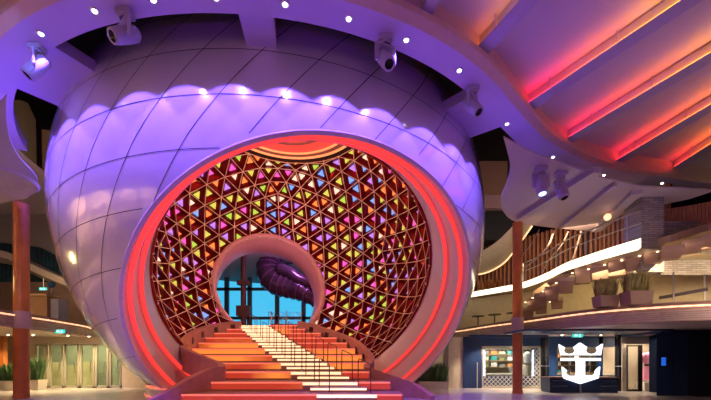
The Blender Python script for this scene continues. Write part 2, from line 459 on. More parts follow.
# oculus
oc = MB(); oz = math.sqrt(RI*RI-3.77**2); oc_ = Cl+Vector((0, 0, oz))
oc.lathe([(-.03, 3.8), (.16, 3.74), (.16, 3.5)], oc_, DARK, 72)
oc.lathe([(.16, 3.5), (.02, 3.47), (.02, 3.38), (.08, 3.36)], oc_, OC_OR, 72)
oc.lathe([(.08, 3.36), (.08, 3.0)], oc_, OC_BR, 72)
oc.lathe([(.08, 3.0), (.0, 2.98), (.0, 2.9), (.06, 2.88)], oc_, OC_OR, 72)
oc.lathe([(.06, 2.88), (.06, 2.1)], oc_, OC_RED, 72)
oc.lathe([(.06, 2.1), (-.02, 2.08), (-.02, 1.98), (.06, 1.96)], oc_, OC_BR, 72)
oc.lathe([(.06, 1.96), (.06, .9), (.06, .01)], oc_, OC_RED, 72)
tag(oc.build('oculus', pearl, smooth=False), 'red concentric light rings at the crown of the sphere')

# ------------------------------------------------------------------ halo (ring soffit) and ceiling
ZH = 7.2
def arc(r, a0, a1, k):
    return [Vector((C.x+r*math.sin(math.radians(a0+(a1-a0)*i/k)), C.y-r*math.cos(math.radians(a0+(a1-a0)*i/k)), EYE+ZH)) for i in range(k+1)]
def resample(pts, k):
    L = [0]
    for a, b in zip(pts, pts[1:]): L.append(L[-1]+(b-a).length)
    out = []; j = 0
    for i in range(k+1):
        t = L[-1]*i/k
        while j < len(L)-2 and L[j+1] < t: j += 1
        f = (t-L[j])/max(1e-9, L[j+1]-L[j]); out.append(pts[j].lerp(pts[j+1], min(1, max(0, f))))
    return out
def smooth(pts, it=2):
    for _ in range(it):
        q = [pts[0]]
        for a, b in zip(pts, pts[1:]): q += [a.lerp(b, .25), a.lerp(b, .75)]
        pts = q+[pts[-1]]
    return pts
inn1 = arc(9.12, -64, 50, 110); inn2 = smooth([inn1[-1]]+[Z(x, y, ZH) for x, y in ((530, 156), (566, 167), (600, 178), (640, 186), (711, 190), (800, 194))])
out1 = arc(9.8, -64, 48, 110); out2 = smooth([out1[-1]]+[Z(x, y, ZH) for x, y in ((540, 136), (560, 148), (584, 160), (616, 170), (670, 178), (711, 184), (800, 188))])
inner = inn1+resample(inn2, 50)[1:]; outer = out1+resample(out2, 50)[1:]
inner = inner[::-1]; outer = outer[::-1]
up = lambda pts, h: [p+Vector((0, 0, h)) for p in pts]
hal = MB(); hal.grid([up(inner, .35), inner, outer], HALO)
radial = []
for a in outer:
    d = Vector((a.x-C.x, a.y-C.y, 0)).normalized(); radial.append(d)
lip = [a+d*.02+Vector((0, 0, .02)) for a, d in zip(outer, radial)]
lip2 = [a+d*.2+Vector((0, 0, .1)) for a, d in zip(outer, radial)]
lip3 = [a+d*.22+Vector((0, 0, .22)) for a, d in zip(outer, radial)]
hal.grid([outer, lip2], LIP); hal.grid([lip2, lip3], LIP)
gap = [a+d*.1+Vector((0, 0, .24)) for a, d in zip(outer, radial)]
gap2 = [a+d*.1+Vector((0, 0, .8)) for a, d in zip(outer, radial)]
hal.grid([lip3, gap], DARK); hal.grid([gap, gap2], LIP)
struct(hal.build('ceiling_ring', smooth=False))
cl = MB(); ZC = 7.85
far = []
base = [Vector((p.x, p.y, EYE+ZC)) for p in gap2]
outer2 = outer+arc(9.8, -64, -178, 60)[1:]; radial = [Vector((a.x-C.x, a.y-C.y, 0)).normalized() for a in outer2]
base = [Vector((a.x+d.x*.1, a.y+d.y*.1, EYE+ZC)) for a, d in zip(outer2, radial)]
for a, d in zip(outer2, radial): far.append(Vector((a.x+d.x*13, a.y+d.y*13, EYE+ZC+.15)))
cl.grid([base, far], PANELC)
struct(cl.build('ceiling'))
# beams with coloured light
ZB = 7.5
RAMP = [(0., (.8, .006, .05)), (.3, (.8, .045, .012)), (.6, (.8, .16, .015)), (1., (.75, .34, .03))]
beams = [((418, 19), (427, 0), None, 'short plain ceiling beam ending above the top of the ring'),
         ((474, 57), (527, 0), (.45, 1.), 'ceiling beam with faint orange light, first one right of the plain short beam'),
         ((526, 108), (689, 0), (0., 1.), 'long ceiling beam glowing pink to yellow that meets the ring beside the dark void'),
         ((570, 139), (711, 56), (.05, .8), 'ceiling beam glowing red to orange, between the pink-yellow one and the two red ones'),
         ((617, 162), (711, 107), (0.05, .6), 'ceiling beam glowing red, above the stacked-stone pillar'),
         ((676, 168), (711, 146), (0.1, .5), 'shortest visible glowing red beam, lowest at the edge of the ceiling')]
for (a, b, lit, lab) in beams:
    p0 = Z(*a, ZB); p1 = Z(*b, ZB); d = (p1-p0).normalized(); L = (p1-p0).length
    start = p0-d*.1; end = p1+d*3.0
    sd = d.cross(Vector((0, 0, 1))).normalized()   # points to the beam's right side
    if sd.x < 0: sd = -sd
    t = thing('ceiling_beam', lab, 'ceiling beam', start, 0, 'ceiling beams over the hall'); q = -start
    m = MB(); W = .26
    prof = [Vector((0, 0, 0)), sd*W, sd*W+Vector((0, 0, .34)), Vector((0, 0, .34))]
    ringA = [v for v in prof]; ringB = [end-start+v for v in prof]
    m.add(ringA+ringB, [(0, 1, 5, 4), (1, 2, 6, 5), (2, 3, 7, 6), (3, 0, 4, 7), (0, 3, 2, 1), (4, 5, 6, 7)], BEAMC)
    m.build('beam', t)
    if lit:
        span = lit[1]-lit[0]; q0 = -d*(lit[0]/span)*L
        lm = mat_ramp_emit('beam_led', q0, q0+d*(L/span), RAMP, 6.5 if lit[0] > .4 else 14.)
        g = MB(); g.poly([d*.1, end-start, end-start-sd*.13, d*.1-sd*.13], (0, 0, .02), BEAMC); g.build('ledge', t)
        s = MB(); s.poly([d*.14-sd*.02+Vector((0, 0, .02)), end-start-sd*.02+Vector((0, 0, .02)), end-start-sd*.11+Vector((0, 0, .02)), d*.14-sd*.11+Vector((0, 0, .02))], (0, 0, .02), lm)
        so = s.build('light_strip', t); tag(so, 'coloured light strip along the beam')
        c = MB()
        for k in (.9, 2.6):
            c.bar(d*k-sd*.08+Vector((0, 0, -.02)), d*k-sd*.08+Vector((0, 0, .34)), .03, .03, d, BEAMC)
        c.build('clip', t)
# recessed downlights in the ring
lampsA = [-58, -49.5, -41, -32.6, -24.1, -14.1, -5.9, 1.8, 10, 18, 26.4, 36.6, 45.5, 54.4]
def lamp(name, pos, lens, label, group):
    t = thing(name, label, 'downlight', pos, 0, group)
    h = MB(); h.lathe([(.06, .1), (-.015, .1), (-.02, .075), (.02, .052)], (0, 0, 0), CHROME, 16); h.build('housing', t, smooth=True)
    l = MB(); l.lathe([(.0, .05), (-.02, .045), (-.034, .025), (-.038, .001)], (0, 0, 0), lens, 16); l.build('lens', t)
    return t
seq = 0
for a in lampsA:
    r = 9.45; p = Vector((C.x+r*math.sin(math.radians(a)), C.y-r*math.cos(math.radians(a)), EYE+ZH))
    if a > 50: p = Z(507, 124, ZH)
    if a > -30 and a != 45.5:
        lamp('downlight', p, LENS, '%s round downlight along the purple ring, counted clockwise from the left' % ORD[seq], 'downlights in the purple ring'); seq += 1
    ld = bpy.data.lights.new('ring_spot', 'SPOT'); ld.color = (.165, .085, 1.); ld.energy = 640; ld.spot_size = math.radians(78); ld.spot_blend = .16; ld.shadow_soft_size = .04
    lo = bpy.data.objects.new('ring_spot', ld); col.objects.link(lo); lo.location = p-Vector((0, 0, .05))
    inw = Vector((C.x-p.x, C.y-p.y, 0)).normalized()
    aim = inw*math.sin(math.radians(13))+Vector((0, 0, -1))*math.cos(math.radians(13))
    lo.rotation_euler = aim.to_track_quat('-Z', 'Y').to_euler()
for x, y, l in ((553, 157, 'small downlight in the ring fascia above the two bright stage lights'), (604, 175, 'warm downlight under the ceiling edge left of the stone pillar'), (662, 183, 'warm downlight under the ceiling edge above the stone pillar')):
    lamp('downlight', Z(x, y, ZH-.02), LENSW if x > 560 else LENS, l, 'downlights under the ceiling edge')
# brackets between ring and sphere
def bracket(px, w, lab):
    a = Z(px[0], px[1], ZH+.1); d = Vector((C.x-a.x, C.y-a.y, 0)); L = d.length; d.normalize(); sd = d.cross(Vector((0, 0, 1)))
    rs = math.sqrt(R*R-(EYE+ZH+.1-C.z)**2); b = Vector((C.x, C.y, a.z))-d*(rs-.12)
    a = Vector((C.x, C.y, a.z))-d*9.2
    m = MB(); m.poly([a-sd*w, a+sd*w, b+sd*w*.92, b-sd*w*.92], (0, 0, .3), HALO)
    tag(m.build('ring_bracket'), lab, 'bracket', 'brackets between ring and sphere')
bracket((257, 20), .37, 'narrow pale bracket joining the ring to the top front of the sphere')
bracket((40, 72), 1.25, 'broad blue-lit bracket joining the ring to the left side of the sphere')
bracket((488, 112), .95, 'broad bracket joining the ring to the right side of the sphere beside the dark gap')

# ------------------------------------------------------------------ stage lights (moving heads)
def stage_light(pos, aim, lab, glow=None):
    t = thing('stage_light', lab, 'stage light', pos, 0, 'moving stage lights under the ring')
    b = MB(); b.box((0, 0, -.05), (.3, .24, .12), FIXW); b.lathe([(-.11, .11), (-.17, .11)], (0, 0, 0), FIXW, 16); b.build('base', t, bevel=.02)
    aim = Vector(aim).normalized(); h = Vector((aim.x, aim.y, 0)).normalized(); s = h.cross(Vector((0, 0, 1)))
    y = MB(); y.bar(-s*.22+Vector((0, 0, -.19)), s*.22+Vector((0, 0, -.19)), .12, .05, (0, 0, 1), FIXW)
    for k in (-1, 1): y.bar(s*.2*k+Vector((0, 0, -.17)), s*.2*k+Vector((0, 0, -.56)), .11, .05, h, FIXW)
    y.build('yoke', t, bevel=.015)
    c = Vector((0, 0, -.48)); hd = MB()
    hd.lathe([(-.3, .001), (-.3, .1), (-.24, .15), (.02, .16), (.2, .15), (.3, .14), (.3, .1)], c, FIXW, 20, aim); ho = hd.build('head', t, smooth=True)
    l = MB(); l.lathe([(.29, .105), (.25, .08), (.24, .001)], c, glow or BLACKG, 20, aim); tag(l.build('lens', ho), 'bright lens' if glow else 'dark lens')
BL = mat('stage_lens_blue', (.3, .4, 1), .2, emit=(.35, .45, 1.), es=3)
for x, y, zr, aim, lab, g in ((133, 20, 7.2, (-.5, -.6, -.6), 'stage light hanging under the ring left of the narrow bracket', None),
                              (47, 52, 7.2, (-.55, -.25, -.8), 'stage light on the broad left bracket, lit blue', None),
                              (379, 48, 7.2, (.2, -.5, -.7), 'stage light under the ring right of the narrow bracket', None),
                              (463, 93, 7.2, (.45, -.4, -.8), 'stage light beside the broad right bracket', None),
                              (541, 167, 5.35, (0, -.3, -1), 'bright white-blue stage light under the right balcony ceiling, nearer the sphere', BL),
                              (561, 172, 5.35, (.2, -.3, -1), 'dimmer blue stage light under the right balcony ceiling, farther from the sphere', None)):
    p = Z(x, y, zr)
    if zr == 7.2:   # hang from the ring's inner edge
        d = Vector((p.x-C.x, p.y-C.y, 0)).normalized(); p = Vector((C.x+d.x*9.32, C.y+d.y*9.32, p.z-.014))
    else: p = p-Vector((0, 0, .014))
    stage_light(p, aim, lab, g)

# ------------------------------------------------------------------ grand stair
N, RISE, RUN, Y0 = 11, .30, 1.045, 10.9
def interp(tab, y):
    if y <= tab[0][0]: return tab[0][1]
    for (a, p), (b, q) in zip(tab, tab[1:]):
        if y <= b: return p+(q-p)*(y-a)/(b-a)
    return tab[-1][1]
LW = [(10.9, -5.7), (11.9, -5.0), (12.5, -4.7), (13.2, -5.6), (14.3, -6.55), (16.5, -7.1), (19.5, -7.4), (21.5, -7.0), (22.5, -6.9)]
RW = [(10.9, 1.35), (11.9, 1.0), (13.4, .35), (14.8, .6), (16., .27), (17.8, -.2), (19.5, -1.05), (21.5, -2.9), (22.5, -3.3)]
def wl_(Y): return -1.55-.53*(Y-12)
stair = thing('staircase', 'broad staircase glowing red at the sides and white in the middle, rising into the sphere', 'staircase', (-2, Y0, 0)); so = Vector((-2, Y0, 0))
for k in range(N):
    ya = Y0+RUN*k; yb = ya+RUN+(.0 if k < N-1 else 1.6); zt = RISE*(k+1)
    xl = max(interp(LW, ya), interp(LW, yb))-.06; xr = min(interp(RW, ya), interp(RW, yb))+.06
    if k == 0: xl, xr = -5.7, 1.4
    if k == 1: xl, xr = -4.9, 1.15
    if k == N-1: xl, xr = -6.9, -3.0
    m = MB(); m.bb((xl+2, ya-Y0, 0), (xr+2, yb-Y0, zt), STONE)
    cx0, cx1 = wl_(ya+.3), wl_(ya+.3)+1.75
    if k < N-1:
        m.bb((wl_(ya+.8)+2, ya+.52-Y0, zt-.01), (wl_(ya+.8)+1.75+2, yb-Y0, zt+.15), STONE)
    st = m.build('step', stair)
    z0 = zt-RISE
    for (a, b) in ((xl+.05, cx0), (cx1, xr-.05)):
        if b-a < .1: continue
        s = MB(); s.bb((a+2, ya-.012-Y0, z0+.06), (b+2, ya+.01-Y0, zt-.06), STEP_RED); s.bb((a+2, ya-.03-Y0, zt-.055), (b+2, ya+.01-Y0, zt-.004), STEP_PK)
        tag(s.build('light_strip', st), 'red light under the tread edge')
    s = MB(); s.bb((cx0+2, ya-.02-Y0, zt-.11), (cx1+2, ya+.01-Y0, zt-.015), STEP_WH)
    if k < N-1: s.bb((wl_(ya+.8)+2.02, ya+.50-Y0, zt+.07), (wl_(ya+.8)+1.73+2, ya+.53-Y0, zt+.135), STEP_WH)
    tag(s.build('light_strip', st), 'white light strip under the tread edges')
# handrails
RAILM = mat('handrail_bronze', (.16, .1, .09), .35, metal=.8)
def make_rail():
    t = thing('handrail', 'x', 'handrail', (0, 0, 0), 0, 'handrails of the lit stair')
    r = MB(); pts = [Vector((0, 0, 0)), Vector((0, 0, .72)), Vector((-.004, .03, .83)), Vector((-.03, .1, .88)), Vector((-.33, .62, 1.03)), Vector((-.355, .68, 1.0)), Vector((-.36, .7, .93)), Vector((-.37, .7, .15))]
    r.tube(pts, .016, RAILM, 8); r.build('rail', t, smooth=True)
    for p in ((0, 0, 0), (-.37, .7, .15)):
        f = MB(); f.lathe([(0, .05), (.02, .05), (.025, .02)], p, CHROME, 12); f.build('foot', t)
    return t
proto = make_rail(); first = True
for row, (off, nm) in enumerate(((.28, 'left'), (1.5, 'right'))):
    for k in range(N-1):
        ya = Y0+RUN*k+.16
        t = proto if first else dup(proto); first = False
        t.location = (wl_(ya)+off, ya, RISE*(k+1))
        t['label'] = '%s handrail from the bottom in the %s row of the white-lit stair' % (ORD[k], nm)
# parapets
def catmull(pts, k=6):
    out = []
    for i in range(len(pts)-1):
        p0, p1, p2, p3 = pts[max(i-1, 0)], pts[i], pts[i+1], pts[min(i+2, len(pts)-1)]
        for j in range(k):
            t = j/k; out.append(.5*((2*p1)+(p2-p0)*t+(2*p0-5*p1+4*p2-p3)*t*t+(3*p1-p0-3*p2+p3)*t**3))
    return out+[pts[-1]]
def parapet(pts, drop, side, lab, lights, thick=.24):
    c = catmull([Vector(p) for p in pts]); L = []; Rr = []
    for i, p in enumerate(c):
        t = c[min(i+1, len(c)-1)]-c[max(i-1, 0)]; t.z = 0; t.normalize(); s = Vector((t.y, -t.x, 0))*thick/2; L.append(p-s); Rr.append(p+s)
    m = MB(); low = lambda q: Vector((q.x, q.y, max(0., q.z-drop)))
    m.grid([[low(q) for q in L], L, Rr, [low(q) for q in Rr], [low(q) for q in L]], PARA)
    a, b = 0, len(c)-1
    for i in (a, b): m.add([low(L[i]), L[i], Rr[i], low(Rr[i])], [(0, 1, 2, 3)], PARA)
    t = thing('stair_parapet', lab, 'parapet', (c[len(c)//2].x, c[len(c)//2].y, 0)); o = Vector(t.location)
    m.v = [tuple(Vector(v)-o) for v in m.v]; m.build('wall', t)
    for q in lights:
        i = int(q*(len(c)-1)); p = c[i]; tg = c[i+1]-c[i-1]; tg.normalize(); s = Vector((tg.y, -tg.x, 0)).normalized()*side
        h = MB(); rot = Matrix((tg, s, tg.cross(s))).transposed()
        h.box(p+s*(thick/2+.005)-Vector((0, 0, .3))-o, (.3, .04, .26), mat('light_niche_dark', (.09, .02, .02), .5), rot); tag(h.build('light_niche', t), 'dark square light niche')
parapet([P(240, 321, 21.3), P(226, 322, 20.4), P(211.6, 324.5, 19.3), P(200, 328, 17.9), P(191, 332.5, 16.4), P(184, 339.5, 14.8), Vector((-6.25, 13.7, 1.75)), Vector((-5.35, 13.05, 1.45)), Vector((-4.6, 12.7, 1.2)), P(221, 366.5, 12.4), P(215, 367, 12.15), P(206, 369.5, 11.9), P(190, 377.5, 11.3), P(174, 386.5, 10.8), P(158, 395.5, 10.35), P(138, 404, 10.0)], .8, -1,
        'brown curved parapet left of the stairs sweeping down to the floor', (.05, .13, .21, .28, .345))
parapet([P(299, 321, 21.4), P(316, 325, 20.6), P(335, 331.5, 19.2), P(351.6, 338, 17.6), P(361.8, 345.3, 16.), P(370, 354, 14.7), Vector((.58, 14.0, 1.33)), Vector((.42, 13.55, 1.1)), P(369, 367.8, 13.3), P(378, 370.5, 13.25), P(388, 374, 13.2), P(400, 378, 13.1), P(414, 383, 12.95), P(424, 389.5, 12.6), P(433, 396, 12.3)], .8, 1,
        'brown curved parapet right of the stairs sweeping down to the floor', (.06, .13, .2, .27, .33))
# lamp helpers; orange stair pools are painted emission plus added warm spots
def spot(pos, tgt, color, e, size, blend=.5, r=.1):
    ld = bpy.data.lights.new('spot_lamp', 'SPOT'); ld.color = color; ld.energy = e; ld.spot_size = math.radians(size); ld.spot_blend = blend; ld.shadow_soft_size = r
    o = bpy.data.objects.new('spot_lamp', ld); col.objects.link(o); o.location = pos; o.rotation_euler = (Vector(tgt)-Vector(pos)).to_track_quat('-Z', 'Y').to_euler(); return o
def area(pos, tgt, color, e, sx, sy):
    ld = bpy.data.lights.new('area_lamp', 'AREA'); ld.shape = 'RECTANGLE'; ld.size = sx; ld.size_y = sy; ld.color = color; ld.energy = e
    o = bpy.data.objects.new('area_lamp', ld); col.objects.link(o); o.location = pos; o.rotation_euler = (Vector(tgt)-Vector(pos)).to_track_quat('-Z', 'Y').to_euler(); return o
def point(pos, color, e, r=.15):
    ld = bpy.data.lights.new('point_lamp', 'POINT'); ld.color = color; ld.energy = e; ld.shadow_soft_size = r
    o = bpy.data.objects.new('point_lamp', ld); col.objects.link(o); o.location = pos; return o

# ------------------------------------------------------------------ room shell
fl = MB(); fl.add([(-32, -14, 0), (32, -14, 0), (32, 48, 0), (-32, 48, 0)], [(0, 1, 2, 3)], FLOORM); struct(fl.build('floor'))
w = MB()
w.bb((-32, 40, 0), (32, 40.3, 18), mat('wall_dark', (.02, .02, .028), .8)) if False else None
DKW = mat('wall_dark', (.03, .026, .03), .8)
for nm, a, b in (('wall_left', (-26, -14, 0), (-25.7, 40, 17)), ('wall_right', (25.7, -14, 0), (26, 40, 17)), ('wall_front', (-26, -14.3, 0), (26, -14, 17))):
    m = MB(); m.bb(a, b, BROWN if nm == 'wall_front' else DKW); struct(m.build(nm))
m = MB(); m.bb((-26, -14, 17), (26, 40, 17.3), DKW); struct(m.build('ceiling_void'))
# back wall with the big window seen through the portal
YB = 36.
m = MB(); wx0, wx1, wz0, wz1 = -16.5, .5, 3.3, EYE+(HY-263)/FPX*YB
m.bb((-26, YB, 0), (wx0, YB+.3, 17), DKW); m.bb((wx1, YB, 0), (26, YB+.3, 17), DKW); m.bb((wx0, YB, wz1), (wx1, YB+.3, 17), DKW); m.bb((wx0, YB, 0), (wx1, YB+.3, wz0), DKW)
struct(m.build('wall_back'))
m = MB(); m.bb((1.9, 23.9, 0), (2.1, YB, 17), DKW); m.bb((2, 24.6, 0), (26, 24.8, 17), DKW); struct(m.build('wall_landing_right'))
m = MB(); m.bb((-16.2, 23.9, 0), (-16, YB, 17), DKW); m.bb((-26, 24.6, 0), (-16, 24.8, 17), DKW); struct(m.build('wall_landing_left'))
# lit storefront wall on the upper left deck
m = MB(); m.bb((-17.2, -3, 4.2), (-17, 11.5, 7.4), BEIGE); struct(m.build('wall_storefront'))
m = MB()
for y in (-2.9, -1.1, .8, 2.6, 4.4, 6.4, 8.6, 11.4): m.bb((-17.0, y-.16, 4.2), (-16.8, y+.16, 7.4), BROWN)
for z in (4.3, 6.1): m.bb((-17.0, -3, z-.1), (-16.85, 11.5, z+.1), BROWN)
struct(m.build('trim_6'))
m = MB()
for px in (226.5, 249.5, 277, 303.5, 330):
    p = P(px, 300, YB-.1); m.bb((p.x-.2, YB-.15, wz0), (p.x+.2, YB+.15, wz1), WINF)
for py in (289, 318):
    p = P(270, py, YB-.1); m.bb((wx0, YB-.15, p.z-.13), (wx1, YB+.15, p.z+.13), WINF)
wf = struct(m.build('window_1'))
m = MB(); m.bb((wx0, YB+.02, wz0), (wx1, YB+.05, wz1), GLASS); m.build('pane', wf)
# evening sky outside: a curved piece of sky far beyond the glass
m = MB(); rows = []
for i in range(9):
    el = -.1+.6*i/8; rows.append([Vector((-6+60*math.sin(a)*math.cos(el), 20+60*math.cos(a)*math.cos(el), 60*math.sin(el))) for a in [-.9+1.8*k/16 for k in range(17)]])
m.grid(rows, BLUESKY); struct(m.build('sky', smooth=True))
# landing beyond the portal
m = MB(); m.bb((-16, 23.9, 0), (2, YB, 3.28), STONE); struct(m.build('floor_landing'))
m = MB(); m.bb((-16, 25.2, EYE+9.45), (2, YB, EYE+10.5), mat('ceiling_navy', (.012, .018, .035), .6)); struct(m.build('ceiling_landing'))
# dark mast
t = thing('mast', 'dark red-brown mast with two boxes standing before the window beyond the portal', 'mast', P(243.5, 361, 27)*1)
t.location.z = 3.28; o = Vector(t.location)
MASTC = mat('mast_brown', (.09, .035, .03), .5)
m = MB(); m.lathe([(0, .3), (.06, .3), (.06, .2), (8.2, .2)], (0, 0, 0), MASTC, 16); m.build('pole', t)
for py in (283, 311):
    m = MB(); z = P(243, py, 27).z-o.z; m.box((0, 0, z), (.85 if py < 300 else .95, .5, .3 if py < 300 else .75), MASTC); m.build('box', t, bevel=.03)
# twisted slide sculpture
t = thing('slide_sculpture', 'dark purple curling tube slide hanging beyond the portal', 'slide', (0, 0, 0)); Ys = 29.
pts = [P(x, y, Yq) for x, y, Yq in ((292, 258, 30.4), (281, 256, 29.8), (272, 260, 29.2), (268.5, 269, 28.8), (272, 279, 28.4), (281, 284, 28.2), (291, 287, 28.), (302, 291, 27.6), (314, 298, 27.2), (326, 305, 27))]
pts = catmull(pts, 5)
m = MB(); m.tube(pts, [.55+.38*math.sin(PI*min(1, i/(len(pts)-1)*1.1)) for i in range(len(pts))], PURP, 16); to = m.build('tube', t, smooth=True)
m = MB()
for i in range(2, len(pts)-1, 3):
    d = (pts[i+1]-pts[i-1]).normalized(); rr = .57+.38*math.sin(PI*min(1, i/(len(pts)-1)*1.1))
    m.lathe([(-.05, rr), (-.05, rr+.05), (.05, rr+.05), (.05, rr)], pts[i], mat('slide_ring', (.25, .12, .3), .3, metal=.6), 20, d)
m.build('hoop', t)
m = MB(); pts2 = catmull([P(x, y, q) for x, y, q in ((279, 268, 27.6), (290, 272, 27.4), (300, 279, 27.2), (312, 283, 27))], 5); m.tube(pts2, .42, PURP, 12); tag(m.build('tube', t, smooth=True), 'inner loop of the slide')
m = MB()
for x in (276, 287, 299): a = P(x, 262, 28.5); m.tube([a, Vector((a.x, a.y, 11.))], .03, CHROME, 6)
m.build('hanger', t)
# glass balustrade at the stair head
t = thing('glass_balustrade', 'low glass balustrade on a red curb at the right of the stair head', 'balustrade', (-4.5, 23.6, 3.3))
m = MB(); a = P(270.5, 331, 23.4); b = P(301, 331, 23.4); m.bb((a.x+4.5, -.15, 0), (b.x+4.5, .15, .28), mat('curb_red', (.3, .08, .07), .5)); m.build('curb', t)
for i in range(2):
    x0 = a.x+4.5+(b.x-a.x)*i/2+.08; x1 = a.x+4.5+(b.x-a.x)*(i+1)/2-.08
    m = MB(); m.bb((x0, -.015, .25), (x1, .015, 1.05), GLASS); tag(m.build('glass_panel', t), 'clear glass panel')
for i in range(3):
    x = a.x+4.5+(b.x-a.x)*i/2; m = MB(); m.tube([(x, 0, 0.2), (x, 0, 1.1)], .035, CHROME, 8); m.build('post', t)

# ------------------------------------------------------------------ lower soffits beside the pearl (deck slabs)
ZS = 5.35
def slab(name, pts, h, m_, kind='structure'):
    q = [Z(x, y, ZS) for x, y in pts]; m = MB(); m.poly(q, (0, 0, h), m_)
    return m.build(name)
R_EDGE = smooth([Z(x, y, ZS) for x, y in ((503.5, 137.5), (507, 150), (511, 167), (507, 184), (500, 197), (502, 211), (511, 220.5), (525, 224), (545, 227), (575, 230), (600, 232))], 2)
R_NEAR = [Z(x, y, ZS) for x, y in ((606, 228), (640, 199), (668, 203), (690, 198), (711, 190.5), (800, 192), (800, 194), (711, 190), (640, 186.5), (600, 177), (566, 165), (545, 157.5), (530, 151.5), (515, 143.5))]
m = MB(); m.poly(R_EDGE+R_NEAR[:1]+R_NEAR[1:2]+[Z(664, 204.5, ZS), Z(690, 199, ZS), Z(711, 192, ZS), Z(711, 190, ZS)]+R_NEAR[8:], (0, 0, .04), SOFF)
sr = struct(m.build('ceiling_balcony_right'))
m = MB()   # coffer beams on the underside
for (a, b, w_) in (((520, 217), (598, 168), .28), ((596, 229), (637, 190), .3), ((560, 226), (615, 182), .1)):
    p = Z(*a, ZS); q = Z(*b, ZS); m.bar(p-Vector((0, 0, .05)), q-Vector((0, 0, .05)), w_, .16, (0, 0, 1), SOFF)
m.build('beam', sr)
m = MB(); p = Z(610, 200, ZS)
L_EDGE = smooth([Z(x, y, ZS) for x, y in ((6.5, 96), (5.5, 115), (9, 140), (19, 158), (31, 170), (38.5, 179), (36, 190), (29, 198), (14, 201), (0, 203), (-60, 208))], 2)
m.poly(L_EDGE+[Z(-60, 112, ZS), Z(0, 103, ZS)], (0, 0, .04), SOFF)
sl = struct(m.build('ceiling_balcony_left'))
m = MB(); p = Z(-4, 178, ZS); m.lathe([(0, 1.0), (-.06, .95), (-.02, .7), (.05, .6)], p-Vector((0, 0, .0)), SOFF, 32); m.build('ring', sl)
# columns
def column(px, pyb, w, top, lab, collar=True):
    p = G(px, pyb); r = w/FPX*p.y/2
    t = thing('column', lab, 'column', p)
    m = MB(); m.lathe([(0, r*1.04), (.12, r*1.04), (.12, r), (3.1, r), (3.12, r*.985), (3.16, r*.985), (3.18, r), (EYE+ZS, r)], (0, 0, 0), COPPER, 28); m.build('shaft', t, smooth=False)
    m = MB(); m.lathe([(EYE+1.1, r), (EYE+1.1, r*1.22), (EYE+1.68, r*1.22), (EYE+1.68, r)], (0, 0, 0), COLLAR, 28); tag(m.build('collar', t), 'salmon collar at balcony height')
    t['kind'] = 'thing'
column(21.5, 398, 13, ZS, 'copper-brown round column standing left of the sphere')
column(517.5, 393.5, 9.4, ZS, 'copper-brown round column standing in front of the shop window')

# ------------------------------------------------------------------ deck edges (fascias)
def fascia(name, pts, z0, z1, m_, lab, led=True, depth=.25):
    c = catmull([Vector((x, y, 0)) for x, y in pts], 10); t = thing(name, lab, 'balcony front', (c[len(c)//2].x, c[len(c)//2].y, z0+EYE)); o = Vector((c[len(c)//2].x, c[len(c)//2].y, 0))
    rows = []; prof = []
    K = 9; H = z1-z0
    for i in range(K):
        za = z0+H*i/K; zb = z0+H*(i+1)/K; prof += [(za, 0.), (zb-.02, 0.), (zb-.02, .03), (zb, .03)]
    nrm = []
    for i, p in enumerate(c):
        q = c[min(i+1, len(c)-1)]-c[max(i-1, 0)]; q.normalize(); s = Vector((q.y, -q.x, 0))
        if s.dot(-p) < 0: s = -s
        nrm.append(s)
    for (z, d) in prof: rows.append([p-s*d+Vector((0, 0, z-z0))-o for p, s in zip(c, nrm)])
    rows.append([p-s*depth+Vector((0, 0, z1-z0))-o for p, s in zip(c, nrm)])
    m = MB(); m.grid(rows, m_); m.grid([[p-s*depth+Vector((0, 0, 0))-o for p, s in zip(c, nrm)], rows[0]], m_); m.build('board', t)
    if led:
        m = MB(); cc = resample([p+s*.03+Vector((0, 0, z1-z0-.13))-o for p, s in zip(c, nrm)], 90)
        m.tube(cc, [.02+.012*(k % 2) for k in range(len(cc))], LEDW, 6)
        tag(m.build('light_string', t), 'warm dotted light line')
    return c, nrm
FR, nFR = fascia('balcony_fascia', [(4.9, 20.5), (5.4, 19.1), (5.95, 16.6), (6.62, 14.75), (7.44, 12.1), (8.5, 10.9), (9.75, 10.25), (12.5, 9.6)], 1.12, 1.66, WOODF, 'ribbed wooden balcony front above the shop with a line of warm lights')
FL, nFL = fascia('balcony_fascia', [(-10.0, 9.2), (-11.1, 11.2), (-11.42, 12.6), (-11.6, 14.4), (-12.0, 16.6), (-12.6, 18.0), (-13.2, 20)], 1.12, 1.66, WOODF, 'ribbed wooden balcony front above the glass doors left of the sphere')
# undersides of these decks
m = MB(); m.poly([Vector((p.x, p.y, EYE+1.13)) for p in FR]+[Vector((16, 9.6, EYE+1.13)), Vector((16, 22, EYE+1.13)), Vector((4.9, 22, EYE+1.13))], (0, 0, .3), mat('shop_soffit', (.55, .47, .42), .5)); struct(m.build('ceiling_shop'))
m = MB(); m.poly([Vector((p.x, p.y, EYE+1.13)) for p in FL]+[Vector((-13.2, 21, EYE+1.13)), Vector((-24, 21, EYE+1.13)), Vector((-24, 9.2, EYE+1.13))], (0, 0, .3), mat('door_soffit', (.6, .5, .36), .5)); struct(m.build('ceiling_doors'))

